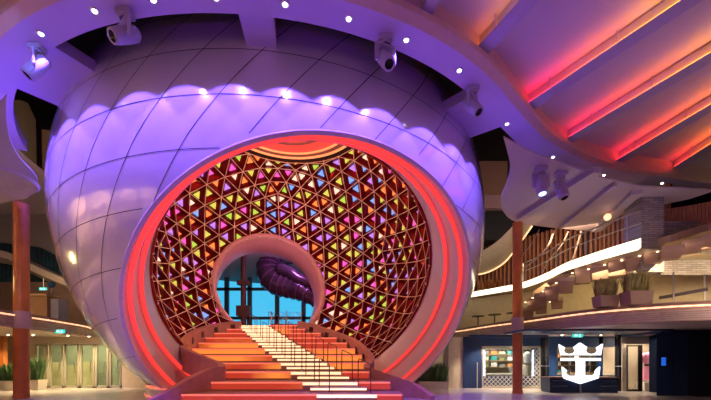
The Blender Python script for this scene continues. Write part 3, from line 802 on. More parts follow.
# ------------------------------------------------------------------ left ground level: glass doors
YD = 17.5; zt = EYE+.83
m = MB(); XA = P(35, 0, YD).x; XB = P(122, 0, YD).x
m.bb((-24, YD, 0), (XA, YD+.2, EYE+1.12), BEIGE); m.bb((XB, YD, 0), (-9.7, YD+.2, EYE+1.12), BEIGE); m.bb((XA, YD, zt), (XB, YD+.2, EYE+1.12), BEIGE)
struct(m.build('wall_doors'))
edges_px = [35, 49, 64, 79.5, 95, 109, 122]
for i in range(6):
    x0 = P(edges_px[i], 0, YD).x+.03; x1 = P(edges_px[i+1], 0, YD).x-.03
    m = MB()
    for x in (x0, x1-.07): m.bb((x, YD-.02, 0), (x+.07, YD+.08, zt-.02), FRAME)
    m.bb((x0, YD-.02, zt-.1), (x1, YD+.08, zt-.02), FRAME); m.bb((x0, YD-.02, .0), (x1, YD+.08, .1), FRAME)
    d = struct(m.build('door_%d' % (i+1)))
    m = MB(); m.bb((x0+.07, YD+.02, .1), (x1-.07, YD+.04, zt-.1), GLASST); m.build('pane', d)
    m = MB(); m.tube([(x1-.14, YD-.06, .75), (x1-.14, YD-.06, 1.25)], .02, CHROME, 8); m.build('handle', d)
# room behind the doors
m = MB(); m.bb((-24, YD+2.2, 0), (-10.4, YD+2.4, EYE+1.1), mat('lounge_grey', (.3, .31, .26), .6)); struct(m.build('wall_lounge'))
m = MB()
for px, w_, h_ in ((42, .62, 1.15), (57.5, .6, 1.2), (72, .5, 1.05), (87, .55, 1.22)):
    x = P(px, 0, YD+1.6).x; m.bb((x-w_/2, YD+1.5, 0), (x+w_/2, YD+1.75, h_), mat('partition_beige', (.72, .58, .36), .6))
struct(m.build('wall_partition'))
def exit_sign(p, w_, lab, hang=.12):
    t = thing('exit_sign', lab, 'sign', p); m = MB(); m.box((0, 0, 0), (w_, .06, w_*.36), FIXW); m.build('case', t)
    m = MB(); m.box((0, -.035, 0), (w_*.94, .012, w_*.31), GREENS); fo = m.build('face', t)
    m = MB(); a = w_*.1
    m.poly([(-a*3, -.045, 0), (-a*1.6, -.045, a*1.1), (-a*1.6, -.045, a*.4), (0, -.045, a*.4), (0, -.045, -a*.4), (-a*1.6, -.045, -a*.4), (-a*1.6, -.045, -a*1.1)], (0, -.004, 0), SIGNW)
    m.sphere((a*2.2, -.045, a*.8), a*.4, SIGNW, 8, 6); m.bar((a*2.2, -.045, a*.5), (a*1.8, -.045, -a*.4), a*.5, .01, (0, 1, 0), SIGNW); m.bar((a*1.8, -.045, -a*.4), (a*2.6, -.045, -a*1.2), a*.3, .01, (0, 1, 0), SIGNW); m.bar((a*1.8, -.045, -a*.4), (a*1.2, -.045, -a*1.2), a*.3, .01, (0, 1, 0), SIGNW)
    tag(m.build('pictogram', fo), 'white arrow and running figure')
    m = MB(); m.tube([(0, 0, w_*.18), (0, 0, w_*.18+hang)], .012, CHROME, 6); m.build('hanger', t)
exit_sign(P(60.5, 331.5, 14.6), .42, 'green exit sign under the ceiling before the glass doors', .05)
exit_sign(P(577, 335.5, 15.0), .44, 'green exit sign under the ceiling above the anchor emblem', .05)
exit_sign(P(43.5, 289, 19.), .4, 'small green exit sign on the upper left deck beside the column', .5)
# left planters
def leafy(m, c, w_, h_, cnt, mt, seed, blade=False):
    rnd = random.Random(seed)
    for i in range(cnt):
        b = Vector(c)+Vector((rnd.uniform(-w_, w_), rnd.uniform(-.12, .12), 0)); a = rnd.uniform(0, 2*PI)
        ln = h_*rnd.uniform(.6, 1.1); lean = rnd.uniform(.05, .45) if not blade else rnd.uniform(.02, .35)
        tip = b+Vector((math.cos(a)*lean*ln, math.sin(a)*lean*ln, ln)); mid = b.lerp(tip, .5)+Vector((0, 0, ln*.08))
        s = Vector((-math.sin(a), math.cos(a), 0))*(.022 if not blade else .012)
        m.add([b-s*.3, b+s*.3, mid+s, mid-s, tip], [(0, 1, 2, 3), (3, 2, 4)], mt)
def planter(p, w_, d_, h_, pot, mt, ph, cnt, lab, seed, blade=False, grp=None, mound=False):
    t = thing('planter', lab, 'planter', p, 0, grp)
    m = MB()
    rows = [[(-w_/2*k, -d_/2*k, z), (w_/2*k, -d_/2*k, z), (w_/2*k, d_/2*k, z), (-w_/2*k, d_/2*k, z), (-w_/2*k, -d_/2*k, z)] for k, z in ((.88, 0), (1., h_), (.92, h_), (.9, h_-.06))]
    m.grid([[Vector(q) for q in r] for r in rows], pot); m.box((0, 0, h_-.07), (w_*.9, d_*.9, .04), DARK); m.build('pot', t)
    m = MB(); leafy(m, (0, 0, h_-.05), w_*.44, ph, cnt, mt, seed, blade); tag(m.build('grass' if blade else 'leaves', t), kind='stuff')
planter(G(9, 390.4), .75, .5, .42, POTW, PLANTG, .75, 420, 'cream planter with green plants at the left edge beside the column', 3)
planter(G(33.5, 390), .85, .5, .45, POTW, PLANTG, 1.0, 480, 'cream planter with taller green plants right of the left column', 4)
m = MB(); p = P(1, 350, 16.5); m.bb((p.x-2.5, 16.4, 0), (p.x+.2, 16.6, EYE+1.1), COPPER); struct(m.build('wall_wood_left'))

# ------------------------------------------------------------------ left upper decks
ZD = EYE+1.66
m = MB(); p = P(0, 285, 19.6)
m.bb((-24, 19.6, ZD-.2), (-11.6, 19.8, P(60, 282, 19.6).z), BROWN); struct(m.build('wall_upper_left'))
t = thing('balcony_ledge', 'curved beige ledge of the upper left balcony below dark curtains', 'balcony front', (0, 0, 0))
m = MB(); c = catmull([P(x, y, 19.3) for x, y in ((-40, 252), (0, 257), (14, 262), (28, 269), (45, 277), (62, 284), (80, 290))], 8)
m.grid([c, up(c, .35), [q+Vector((0, 1.2, .35)) for q in up(c, 0)]], mat('ledge_beige', (.5, .42, .33), .5)); m.grid([[q+Vector((0, .5, -.25)) for q in c], c], mat('ledge_beige', (.5, .42, .33), .5)); m.build('ledge', t)
m = MB()
for k, off in enumerate((0,)):
    rows = [[], []]
    for i in range(160):
        px = -30+105*i/159; y0 = 243+(px+30)*.12 if px < 40 else 251.4+(px-40)*.5
        q = P(px, y0-4, 20.4); b = P(px, 292, 20.4); dy = .1*math.sin(i*1.05)
        rows[0].append(q+Vector((0, dy, 0))); rows[1].append(b+Vector((0, dy, 0)))
    m.grid(rows, TEAL)
tag(m.build('curtain', smooth=True), 'long dark teal curtain in folds above the upper left balcony ledge', 'curtain')
m = MB(); rows = []
for i in range(7):
    f = i/6; rows.append([P(-30+18*k, 255-12*math.cos(k*.35)-70*f+k*4*(1-f), 20.9-1.2*f) for k in range(7)])
m.grid(rows, mat('dome_beige', (.33, .3, .24), .6)); struct(m.build('ceiling_dome_left', smooth=True))
t = thing('kiosk', 'small wooden counter kiosk on the upper left deck behind the balcony front', 'kiosk', Vector((P(41, 314, 16.2).x, 16.2, ZD)))
m = MB(); m.box((0, 0, .55), (1.0, .6, 1.1), mat('kiosk_wood', (.38, .22, .1), .5)); m.build('counter', t); m = MB(); m.box((0, -.02, 1.14), (1.1, .75, .08), mat('kiosk_top', (.6, .42, .22), .4)); m.build('top', t)
m = MB(); m.box((.7, .1, .5), (.35, .5, 1.0), mat('kiosk_side', (.3, .3, .34), .4)); tag(m.build('side_panel', t), 'pale grey side panel')
t = thing('lamp_post', 'thin white post with a blue globe on the upper left deck', 'lamp', Vector((P(51.5, 313, 17).x, 17, ZD)))
m = MB(); m.tube([(0, 0, 0), (0, 0, 1.7)], .02, FIXW, 8); m.build('post', t)
m = MB(); m.sphere((0, 0, 1.8), .15, mat('globe_blue', (.02, .12, .3), .2), 14, 10); tag(m.build('globe', t, smooth=True), 'blue globe')
# brown panels left of the sphere, high
m = MB(); rows = [[P(5, 100, 17.5), P(20, 100, 17.6), P(28, 103, 18)], [P(5, 130, 17.5), P(22, 125, 17.6), P(36, 120, 18)], [P(5, 200, 17.5), P(22, 195, 17.6), P(37, 185, 18)]]
m.grid(rows, mat('panel_umber', (.17, .12, .08), .6)); struct(m.build('wall_high_left', smooth=True))
m = MB(); m.add([P(20, 127.5, 18.6), P(60, 131, 18.6), P(60, 183, 18.6), P(20, 179, 18.6)], [(0, 1, 2, 3)], mat('panel_umber_dark', (.3, .17, .12), .6)); struct(m.build('trim_1'))
# right gap: brown panel, dark void, pale curved band
m = MB(); m.bb(P(470, 198, 20.5), P(506, 163, 20.7), mat('panel_tan', (.3, .19, .13), .6)); m.bb(P(470, 208, 20.4), P(508, 198, 20.8), mat('panel_mauve', (.4, .28, .3), .6)); struct(m.build('trim_2'))
t = thing('balcony_underside', 'pale curved underside of a far balcony with a lit edge, between sphere and right column', 'balcony', (0, 0, 0))
a = catmull([P(x, y, q) for x, y, q in ((465, 258, 19.5), (480, 252, 19.4), (495, 243, 18.7), (508, 231, 18), (524, 213, 17.6))], 8); b = catmull([P(x, y, q) for x, y, q in ((465, 276, 21), (484, 273.5, 20.5), (500, 266, 20), (512, 254, 19.2), (532, 226, 18.4))], 8)
m = MB(); m.grid([a, b, up(b, .25)], mat('underside_beige', (.5, .45, .38), .5)); m.build('underside', t, smooth=True)
m = MB(); m.tube([q+Vector((0, -.03, 0)) for q in b], .035, LEDW, 6); tag(m.build('light_strip', t), 'warm light along the lower edge')
m = MB(); m.add([P(484, 240, 21.5), P(513, 240, 21.5), P(513, 205, 21.5), P(484, 205, 21.5)], [(0, 1, 2, 3)], mat('void_teal', (.02, .03, .033), .5)); struct(m.build('trim_3'))

# ------------------------------------------------------------------ right upper decks
# wall behind the second deck
m = MB(); c = catmull([Vector((x, y, 0)) for x, y in ((5.0, 21.5), (7.2, 19.6), (9.2, 17.6), (10.6, 15.6), (12.2, 14.2), (16, 13))], 6)
m.grid([[q+Vector((0, 0, ZD-.1)) for q in c], [q+Vector((0, 0, EYE+3.4)) for q in c]], OLIVE); struct(m.build('wall_upper_right', smooth=True))
upper_wall = c
# white lit edge of the third deck
t = thing('balcony_edge', 'bright white lit edge of the upper right balcony', 'balcony front', (6.5, 14, EYE+3.3)); o = Vector(t.location)
ZE = 3.4
e_ = [Z(x, y, ZE) for x, y in ((440, 302), (470, 296.5), (500, 291.5), (522, 287.5), (545, 279.5), (565, 270), (585, 263.5), (610, 256), (641, 247.5))]
ec = catmull(e_, 8)
m = MB(); 
hts = [.2+.08*i/len(ec) for i in range(len(ec))]
m.grid([ec, [p+Vector((0, 0, h)) for p, h in zip(ec, hts)], [p+Vector((.1, .25, h)) for p, h in zip(ec, hts)], [p+Vector((.1, .25, 0)) for p in ec], ec], STRIPW)
m.v = [tuple(Vector(v)-o) for v in m.v]; tag(m.build('light_strip', t), 'white glowing edge')
m = MB(); uw = resample(upper_wall, len(ec)-1); m.grid([[p+Vector((.06, .14, .02)) for p in ec], [Vector((q.x, q.y, EYE+3.42)) for q in uw]], OLIVE); struct(m.build('ceiling_upper_right', smooth=True))
CLENS = mat('corbel_lens', (1, .9, .7), .3, emit=(1., .72, .42), es=4.)
# corbels beneath the edge
cp = [(533, 302), (541, 297.5), (552, 291), (566, 282.5), (583, 272.5), (600, 268.5), (617, 264), (635, 259.5), (653, 255), (671, 250.5), (690, 245), (708, 240)]
for i, (x, y) in enumerate(cp):
    Yc = 15.6-4.0*min(1, i/9); p = P(x, y, Yc); s = Yc/FPX
    t = thing('corbel', '%s taupe corbel with a small light, counted upward from the round column' % ORD[i], 'corbel', p, -.5, 'corbels under the upper right balcony')
    w_ = min(18, 11+1.0*i)*s; h_ = (min(15, 11+.7*i) if i < 8 else 10.5)*s
    m = MB(); m.grid([[Vector((-w_*.42, 0, -h_*.75)), Vector((w_*.42, 0, -h_*.75))], [Vector((-w_*.45, -w_*.3, -h_*.35)), Vector((w_*.45, -w_*.3, -h_*.35))], [Vector((-w_*.5, -w_*.5, 0)), Vector((w_*.5, -w_*.5, 0))], [Vector((-w_*.5, -w_*.5, h_*.3)), Vector((w_*.5, -w_*.5, h_*.3))], [Vector((-w_*.5, w_*.6, h_*.3)), Vector((w_*.5, w_*.6, h_*.3))], [Vector((-w_*.42, w_*.6, -h_*.75)), Vector((w_*.42, w_*.6, -h_*.75))], [Vector((-w_*.42, 0, -h_*.75)), Vector((w_*.42, 0, -h_*.75))]], CORB)
    for k in (-1, 1): m.add([Vector((k*w_*.42, 0, -h_*.75)), Vector((k*w_*.45, -w_*.3, -h_*.35)), Vector((k*w_*.5, -w_*.5, 0)), Vector((k*w_*.5, -w_*.5, h_*.3)), Vector((k*w_*.5, w_*.6, h_*.3)), Vector((k*w_*.42, w_*.6, -h_*.75))], [(0, 1, 2, 3, 4, 5)], CORB)
    m.build('block', t)
    m = MB(); m.lathe([(.0, .04), (-.03, .028), (-.032, .001)], (-w_*.62, -w_*.15, h_*.02), CLENS, 10); tag(m.build('lamp', t), 'tiny warm lamp')
    if i % 2 == 0: point(p+Vector((-w_*.62, -w_*.35, -.1)), (1, .7, .4), .8, .05)
for i, (x, y) in enumerate(((528, 311), (541, 306), (557, 301))):
    Yc = 16.2-.5*i; p = P(x, y, Yc); s = Yc/FPX
    t = thing('corbel', '%s corbel of the lower short row beside the round column' % ORD[i], 'corbel', p, -.5, 'lower corbels by the column')
    m = MB(); m.grid([[Vector((-.2, 0, -.3)), Vector((.2, 0, -.3))], [Vector((-.22, -.15, 0)), Vector((.22, -.15, 0))], [Vector((-.22, -.15, .14)), Vector((.22, -.15, .14))], [Vector((-.22, .25, .14)), Vector((.22, .25, .14))], [Vector((-.2, .25, -.3)), Vector((.2, .25, -.3))], [Vector((-.2, 0, -.3)), Vector((.2, 0, -.3))]], CORB); m.build('block', t)
    m = MB(); m.lathe([(0, .035), (-.03, .025), (-.032, .001)], (-.26, 0, .0), CLENS, 10); tag(m.build('lamp', t), 'tiny warm lamp')
# continuous beam the corbels hang from
m = MB(); bb_ = catmull([P(x, y-5.5-.35*i, 15.9-4.0*min(1, i/9)) for i, (x, y) in enumerate(cp)]+[P(740, 228, 11.4)], 3)
m.grid([bb_, [q+Vector((0, 0, .22)) for q in bb_], [q+Vector((.3, .6, .22)) for q in bb_], [q+Vector((.3, .6, 0)) for q in bb_], bb_], CORB); struct(m.build('trim_4', smooth=False))
# slat wall of the third deck
t = thing('slat_wall', 'dark walnut wall of upright slats behind the upper right balcony', 'slatted wall', (9, 17, EYE+3.3)); o = Vector(t.location)
sc_ = resample([Vector((x, y, 0)) for x, y in ((6.3, 22.0), (8.8, 19.4), (10.7, 16.6), (11.3, 13.4))], 46)
m = MB(); m.grid([[q+Vector((.12, .12, EYE+3.45))-o for q in sc_], [q+Vector((.12, .12, EYE+6.4))-o for q in sc_]], SLATD); m.build('backing', t)
m = MB()
for a, b in zip(sc_, sc_[1:]):
    d = (b-a).normalized(); c0 = a.lerp(b, .35); m.bar(c0+Vector((0, 0, EYE+3.45))-o, c0+Vector((0, 0, EYE+6.4))-o, .14, .1, d, SLAT)
m.build('slats', t)
t = thing('slat_wall', 'dark slatted wall right of the stacked-stone pillar', 'slatted wall', (12, 13, EYE+3.3)); o = Vector(t.location)
sc2 = resample([P(x, 0, q)*1 for x, q in ((660, 13.2), (690, 12.8), (730, 12.2))], 18)
sc2 = [Vector((q.x, q.y, 0)) for q in sc2]
m = MB(); m.grid([[q+Vector((.1, .15, EYE+4.2))-o for q in sc2], [q+Vector((.1, .15, EYE+5.3))-o for q in sc2]], SLATD); m.build('backing', t)
m = MB()
for a, b in zip(sc2, sc2[1:]):
    c0 = a.lerp(b, .35); m.bar(c0+Vector((0, 0, EYE+4.2))-o, c0+Vector((0, 0, EYE+5.3))-o, .1, .09, (b-a).normalized(), SLAT)
m.build('slats', t)
# stone pillar and stone wall
m = MB(); a = P(641.5, 250, 12.2); b = P(664, 197, 12.2); m.bb((a.x, 12.2, EYE+2.9), (b.x, 13., EYE+ZS+.1), STONEW); tag(m.build('stone_pillar'), 'grey stacked-stone pillar on the upper right balcony', 'pillar')
m = MB(); a = P(664, 250, 12.6); m.bb((a.x-.1, 12.6, EYE+2.9), (16, 12.8, P(0, 221, 12.6).z), STONEW); struct(m.build('wall_stone'))
# hanging light garlands over the slats
for i, pts in enumerate((((539, 230), (532, 243), (523, 255)), ((554, 231), (548, 246), (537, 258), (524, 268)), ((568, 232), (561, 246), (549, 260), (542, 273)), ((581, 232), (577, 246), (574, 256), (570, 264)))):
    c = catmull([P(x, y, 15.2) for x, y in pts], 8); m = MB(); m.tube(c, .03 if i in (1, 3) else .02, mat('garland_pale', (.5, .4, .35), .5), 6)
    for q in c[::2]: m.sphere(q, .045 if i in (1, 3) else .032, mat('garland_pale', (.5, .4, .35), .5), 6, 4)
    tag(m.build('garland'), '%s pale hanging garland before the slatted wall, counted from the round column' % ORD[i], 'garland', 'garlands before the slatted wall')
# glass rail with two handrails on third deck
t = thing('glass_railing', 'glass railing with steel handrails along the upper right balcony', 'railing', (7, 13.5, EYE+3.6)); o = Vector(t.location)
gl = [p+Vector((.1, .1, .3)) for p in ec[20:]]
m = MB(); m.grid([[p-o for p in gl], [p+Vector((0, 0, .85))-o for p in gl]], GLASS); tag(m.build('glass', t), 'clear glass')
m = MB(); m.tube([p+Vector((0, 0, .85))-o for p in gl], .03, CHROME, 8); m.build('handrail', t)
m = MB(); m.tube([p+Vector((-.05, -.05, .45))-o for p in gl], .02, CHROME, 8); m.build('handrail', t)
for k in (4, 16, 28, 40):
    if k < len(gl):
        m = MB(); m.tube([gl[k]-o, gl[k]+Vector((0, 0, .88))-o], .025, CHROME, 8); m.build('post', t)
# warm round lamp by the slats
t = thing('globe_lamp', 'small warm globe lamp before the slatted wall left of the stone pillar', 'lamp', P(607.5, 217, 13.4))
m = MB(); m.sphere((0, 0, 0), .12, mat('globe_warm', (1, .6, .4), .3, emit=(1., .45, .25), es=2.), 14, 10); m.build('globe', t, smooth=True)
m = MB(); m.bar((0, 0, 0), (.25, .15, .25), .03, .03, (0, 1, 0), DARK); m.build('arm', t)
# foliage patch and dark items on far left end of right balconies
m = MB(); leafy(m, P(489, 289, 20.3), .55, .5, 220, mat('autumn_leaf', (.3, .1, .03), .6, noise=.3), 12)
t = thing('planter', 'rust-leaved shrub in a trough behind the lit edge near the sphere', 'planter', P(489, 291, 20.3)); tr = MB(); tr.box((0, 0, -.1), (1.3, .4, .3), POTC); tr.build('trough', t)
m.v = [tuple(Vector(v)-Vector(t.location)) for v in m.v]; tag(m.build('leaves', t), kind='stuff')
# grass planters on the second deck
planter(Vector((P(605.5, 304.5, 11.6).x, 11.6, ZD)), .6, .45, .34, POTC, GRASSY, .6, 900, 'smaller taupe planter of tufted grass on the shop balcony', 21, True, 'grass planters on the shop balcony')
planter(Vector((P(636, 302.5, 11.2).x, 11.2, ZD)), .7, .5, .4, POTC, GRASSY, .66, 1100, 'larger taupe planter of tufted grass on the shop balcony', 22, True, 'grass planters on the shop balcony')
# second-deck floor/top ledge the planters stand on
m = MB(); m.poly([Vector((p.x, p.y, ZD-.06)) for p in FR]+[Vector((16, 9.6, ZD-.06)), Vector((16, 20, ZD-.06)), Vector((4.9, 21.5, ZD-.06))], (0, 0, .06), mat('deck_carpet', (.3, .22, .18), .7)); struct(m.build('floor_upper_right'))
m = MB(); m.poly([Vector((p.x, p.y, ZD-.06)) for p in FL]+[Vector((-13.2, 21, ZD-.06)), Vector((-24, 21, ZD-.06)), Vector((-24, 9.2, ZD-.06))], (0, 0, .06), mat('deck_carpet', (.3, .22, .18), .7)); struct(m.build('floor_upper_left'))
# small stair rail at the right of second deck
t = thing('handrail', 'dark sloping handrail with glass posts at the right of the shop balcony', 'handrail', P(680, 300, 11)); o = Vector(t.location)
m = MB(); m.bar(P(659, 298, 11.5)-o, P(708, 289, 10.8)-o, .05, .09, (0, 0, 1), mat('rail_dark', (.06, .05, .05), .4)); m.build('rail', t)
for x, y0, y1 in ((673.5, 272, 300), (704.5, 274, 300)):
    m = MB(); m.tube([P(x, y1, 11.2)-o, P(x, y0, 11.2)-o], .022, CHROME, 8); m.build('post', t)
# tables and people-free café clutter at the second deck near the sphere
for i, x in enumerate((478, 490, 503)):
    t = thing('cafe_table', '%s small round table on the shop balcony near the sphere, counted from the sphere' % ORD[i], 'table', (P(x, 0, 18.2).x, 18.2-i*.6, ZD), 0, 'tables on the shop balcony')
    dk = mat('table_dark', (.08, .06, .05), .5)
    m = MB(); m.lathe([(.5, .001), (.5, .3), (.53, .3), (.53, .001)], (0, 0, 0), dk, 20); m.build('tabletop', t); m = MB(); m.lathe([(0, .2), (.03, .2), (.04, .03), (.5, .03)], (0, 0, 0), dk, 12); m.build('pedestal', t)
# ------------------------------------------------------------------ ground level right: beige wall + shop
YS = 17.5
xs = lambda px, Y=YS: P(px, 0, Y).x
m = MB(); m.bb((xs(444), YS-.0, 0), (xs(463), YS+.25, EYE+1.12), BEIGE); m.bb((xs(447), YS-.3, 0), (xs(452), YS, EYE+1.12), BEIGE); m.bb((xs(425, 20), 20.5, 0), (xs(452, 20), 20.7, EYE+1.12), BEIGE); struct(m.build('wall_right_beige'))
planter(G(433, 389)+Vector((0, 0, 0)), 1.3, .5, .35, POTW, PLANTG, .9, 420, 'cream trough of dark plants between the sphere and the beige wall', 31)
shop = thing('shop_front', 'navy blue shop front with a lit mesh-screened display window', 'shop front', (8, YS, 0)); o = Vector(shop.location)
def sb(m, x0, x1, z0, z1, y0, y1, mt): m.bb((x0-o.x, y0-o.y, z0), (x1-o.x, y1-o.y, z1), mt)
ztop = EYE+1.12
m = MB(); sb(m, xs(463), xs(481), 0, ztop, YS-.1, YS+.15, NAVY); sb(m, xs(481), xs(541), EYE+(HY-346)/FPX*YS, ztop, YS-.1, YS+.15, NAVYL); sb(m, xs(476), xs(477), 0, 1.2, YS-.12, YS-.1, FRAME); m.build('panel', shop)
m = MB(); w0, w1 = xs(481), xs(541); z0, z1 = .06, EYE+(HY-346.5)/FPX*YS
for x in (w0, w1-.06): sb(m, x, x+.06, z0, z1, YS-.12, YS-.02, FRAME)
sb(m, w0, w1, z1-.06, z1, YS-.12, YS-.02, FRAME); sb(m, w0, w1, 0, z0+.04, YS-.12, YS-.02, FRAME); m.build('window_frame', shop)
m = MB(); MESHM = mat('mesh_cream', (.6, .54, .42), .4)
step = .2   # diamond mesh screen around a clear centre
cx0, cx1, cz0, cz1 = xs(484.5), xs(533), EYE+(HY-376)/FPX*YS, EYE+(HY-350)/FPX*YS
def clipseg(a, b):
    k = 12; run_ = None
    for i in range(k*6):
        t0, t1 = i/(k*6), (i+1)/(k*6); q = a.lerp(b, (t0+t1)/2)
        inside = w0 < q.x < w1 and z0 < q.z < z1 and not (cx0 < q.x < cx1 and cz0 < q.z < cz1)
        if inside and run_ is None: run_ = t0
        if (not inside or i == k*6-1) and run_ is not None:
            m.bar(a.lerp(b, run_)-o, a.lerp(b, t0)-o, .02, .02, (0, 1, 0), MESHM); run_ = None
H = z1-z0
x = w0-H
while x < w1+H:
    clipseg(Vector((x, YS-.07, z0)), Vector((x+H, YS-.07, z1))); clipseg(Vector((x, YS-.07, z1)), Vector((x+H, YS-.07, z0))); x += step
m.build('mesh_screen', shop)
m = MB(); sb(m, w0, w1, z0, cz0, YS+.2, YS+.24, NAVYL); sb(m, cx1+.03, w1, cz0, z1, YS+.2, YS+.24, NAVYL); m.build('lining', shop)
m = MB(); sb(m, w0, w1, z0, z1, YS-.03, YS-.02, GLASS); m.build('pane', shop)
m = MB()
for x in (cx0, cx1): sb(m, x-.03, x+.03, cz0, cz1, YS, YS+.04, mat('shop_tube_white', (1, 1, 1), .3, emit=(.85, .92, 1.), es=2.5))
sb(m, cx0, cx1, cz1-.04, cz1, YS, YS+.04, NAVYL); tag(m.build('light_tube', shop), 'cool white light tubes')
m = MB(); sb(m, w0-.6, xs(660), 0, ztop, YS+2.6, YS+2.75, mat('shop_back', (.45, .38, .26), .6)); m.build('back_wall', shop)
# right half: dark columns, navy inner wall, white door bay, projecting navy block
for i, (x0, x1, Yq, l) in enumerate(((541, 548.5, 16.6, 'dark shop column with a steel band left of the anchor emblem'), (615.5, 623.5, 15.8, 'dark shop column with a steel band right of the anchor emblem'))):
    a, b = xs(x0, Yq), xs(x1, Yq)
    t = thing('shop_column', l, 'column', ((a+b)/2, Yq, 0)); r = (b-a)/2; m = MB(); m.lathe([(0, r), (ztop, r)], (0, 0, 0), BLACKG, 24); m.build('shaft', t, smooth=True)
    m = MB(); m.lathe([(1.02, r), (1.02, r+.01), (1.06, r+.01), (1.06, r)], (0, 0, 0), CHROME, 24); m.build('band', t)
m = MB(); Yi = 17.2
m.bb((xs(548, Yi), Yi, 0), (xs(557, Yi), Yi+.2, ztop), NAVYL); m.bb((xs(557, Yi), Yi, EYE+(HY-347)/FPX*Yi), (xs(616, Yi), Yi+.2, ztop), NAVYL); m.bb((xs(557, Yi), Yi, 0), (xs(616, Yi), Yi+.2, EYE+(HY-375)/FPX*Yi), NAVYL); m.bb((xs(599, Yi), Yi, 0), (xs(603, Yi), Yi+.2, ztop), NAVYL)
struct(m.build('wall_shop'))
m = MB(); Yb = 15.6
m.bb((xs(622, Yb), Yb+.1, EYE+(HY-344)/FPX*Yb), (xs(657, Yb), Yb+.3, ztop), POTW); m.bb((xs(622, Yb), Yb, 0), (xs(626.5, Yb), Yb+.25, ztop), POTW); m.bb((xs(655.5, Yb), Yb, 0), (xs(658, Yb), Yb+.25, ztop), POTW); m.bb((xs(626, Yb), Yb+1.6, 0), (14.6, Yb+1.7, ztop), mat('bay_cream', (.6, .5, .36), .6))
struct(m.build('wall_bay'))
t = thing('mesh_door', 'dark metal door with diamond mesh beside the pink dress', 'door', (xs(634, Yb), Yb+.05, 0)); a, b = xs(627, Yb)-t.location.x, xs(640.5, Yb)-t.location.x; zd = EYE+(HY-345)/FPX*Yb
BRZ = mat('bronze_dark', (.06, .045, .035), .4, metal=.5)
m = MB()
for x in (a, b-.06): m.bb((x, -.03, 0), (x+.06, .03, zd), BRZ)
m.bb((a, -.03, zd-.06), (b, .03, zd), BRZ); m.bb((a, -.03, 0), (b, .03, .08), BRZ); m.build('frame', t)
m = MB(); x = a-zd
def cseg(p, q):
    K = 40; r_ = None
    for i in range(K+1):
        c = p.lerp(q, i/K); ins = a < c.x < b and 0 < c.z < zd
        if ins and r_ is None: r_ = c.copy()
        if (not ins or i == K) and r_ is not None: m.bar(r_, c, .012, .012, (0, 1, 0), BRZ); r_ = None
while x < b+zd:
    cseg(Vector((x, 0, 0)), Vector((x+zd, 0, zd))); cseg(Vector((x, 0, zd)), Vector((x+zd, 0, 0))); x += .13
m.build('mesh_screen', t)
m = MB(); m.bb((b, -.03, 0), (b+.1, .05, zd), BRZ); m.build('side_panel', t)
# dress on a stand
px_ = xs(649.5, Yb+.7)
t = thing('display_plinth', 'low white plinth under the pink dress in the shop bay', 'plinth', (px_, Yb+.75, 0)); m = MB(); m.box((0, 0, .17), (.8, .6, .34), POTW); m.build('block', t, bevel=.01)
t = thing('dress', 'pink dress with a dark belt displayed on the white plinth', 'dress', (px_, Yb+.75, .34))
m = MB(); pr = [(1.32, .05), (1.28, .12), (1.22, .2), (1.05, .17), (.78, .13)]
def ell(pr, sx, sy, mt, c=(0, 0, 0), ruff=0):
    m_ = MB(); rows = []
    for (z, r) in pr: rows.append([Vector((c[0]+r*sx*math.cos(2*PI*k/24)*(1+ruff*math.sin(6*2*PI*k/24)), c[1]+r*sy*math.sin(2*PI*k/24)*(1+ruff*math.sin(6*2*PI*k/24)), c[2]+z)) for k in range(25)])
    m_.grid(rows, mt); return m_
ell([(1.3, .06), (1.26, .14), (1.18, .2), (1.0, .19), (.76, .15)], 1.1, .75, PINKD).build('bodice', t, smooth=True)
ell([(.72, .15), (.5, .2), (.25, .25), (.08, .28)], 1.1, .8, PINKD, ruff=.06).build('skirt', t, smooth=True)
for s in (-1, 1):
    m = MB(); m.tube([(s*.16, 0, 1.22), (s*.27, 0, 1.1), (s*.3, -.02, .85)], [.085, .08, .06], PINKD, 10); m.build('sleeve', t, smooth=True)
ell([(.7, .165), (.79, .165)], 1.1, .78, mat('belt_dark', (.06, .03, .03), .5)).build('belt', t, smooth=True)
m = MB(); m.tube([(0, 0, 0), (0, 0, 1.4)], .02, CHROME, 8); m.lathe([(0, .14), (.015, .14), (.02, .02)], (0, 0, 0), CHROME, 16); m.build('stand', t)
# navy projecting block with screen
t = thing('navy_wall_block', 'projecting dark navy wall block at the right end of the shop', 'wall panel', (xs(656.5, 13.6), 13.6, 0))
m = MB(); m.poly([(0, 0, 0), (xs(688, 13.6)-t.location.x, 0, 0), (xs(688, 13.6)-t.location.x, 1.8, 0), (1.75, 1.8, 0)], (0, 0, EYE+1.0), NAVY); m.bb((xs(673, 13.6)-t.location.x-.01, -.01, 0), (xs(673, 13.6)-t.location.x+.01, 0, EYE+1.0), DARK); m.bb((xs(688, 13.6)-t.location.x, -.35, 0), (xs(706, 13.6)-t.location.x, .3, EYE+1.0), mat('navy_dark', (.006, .009, .02), .4)); m.build('panel', t)
m = MB(); m.box((xs(662.5, 13.6)-t.location.x, -.02, P(0, 361.5, 13.6).z), (.22, .05, .4), BLACKG); so_ = m.build('screen_frame', t); m = MB(); m.box((xs(662.5, 13.6)-t.location.x, -.05, P(0, 361.5, 13.6).z), (.16, .012, .3), BLUES); tag(m.build('screen', so_), 'glowing blue screen')
m = MB(); m.bb((xs(656, 13.7), 13.5, EYE+1.0), (16, 15.5, EYE+1.12), NAVY); m.bb((xs(524, 13.2), 13.2, EYE+1.06), (11.2, 15., EYE+1.125), NAVY); m.bb((xs(470, 16.2), 16.2, EYE+1.04), (xs(548, 16.2), 16.4, EYE+1.13), NAVY); struct(m.build('trim_5'))
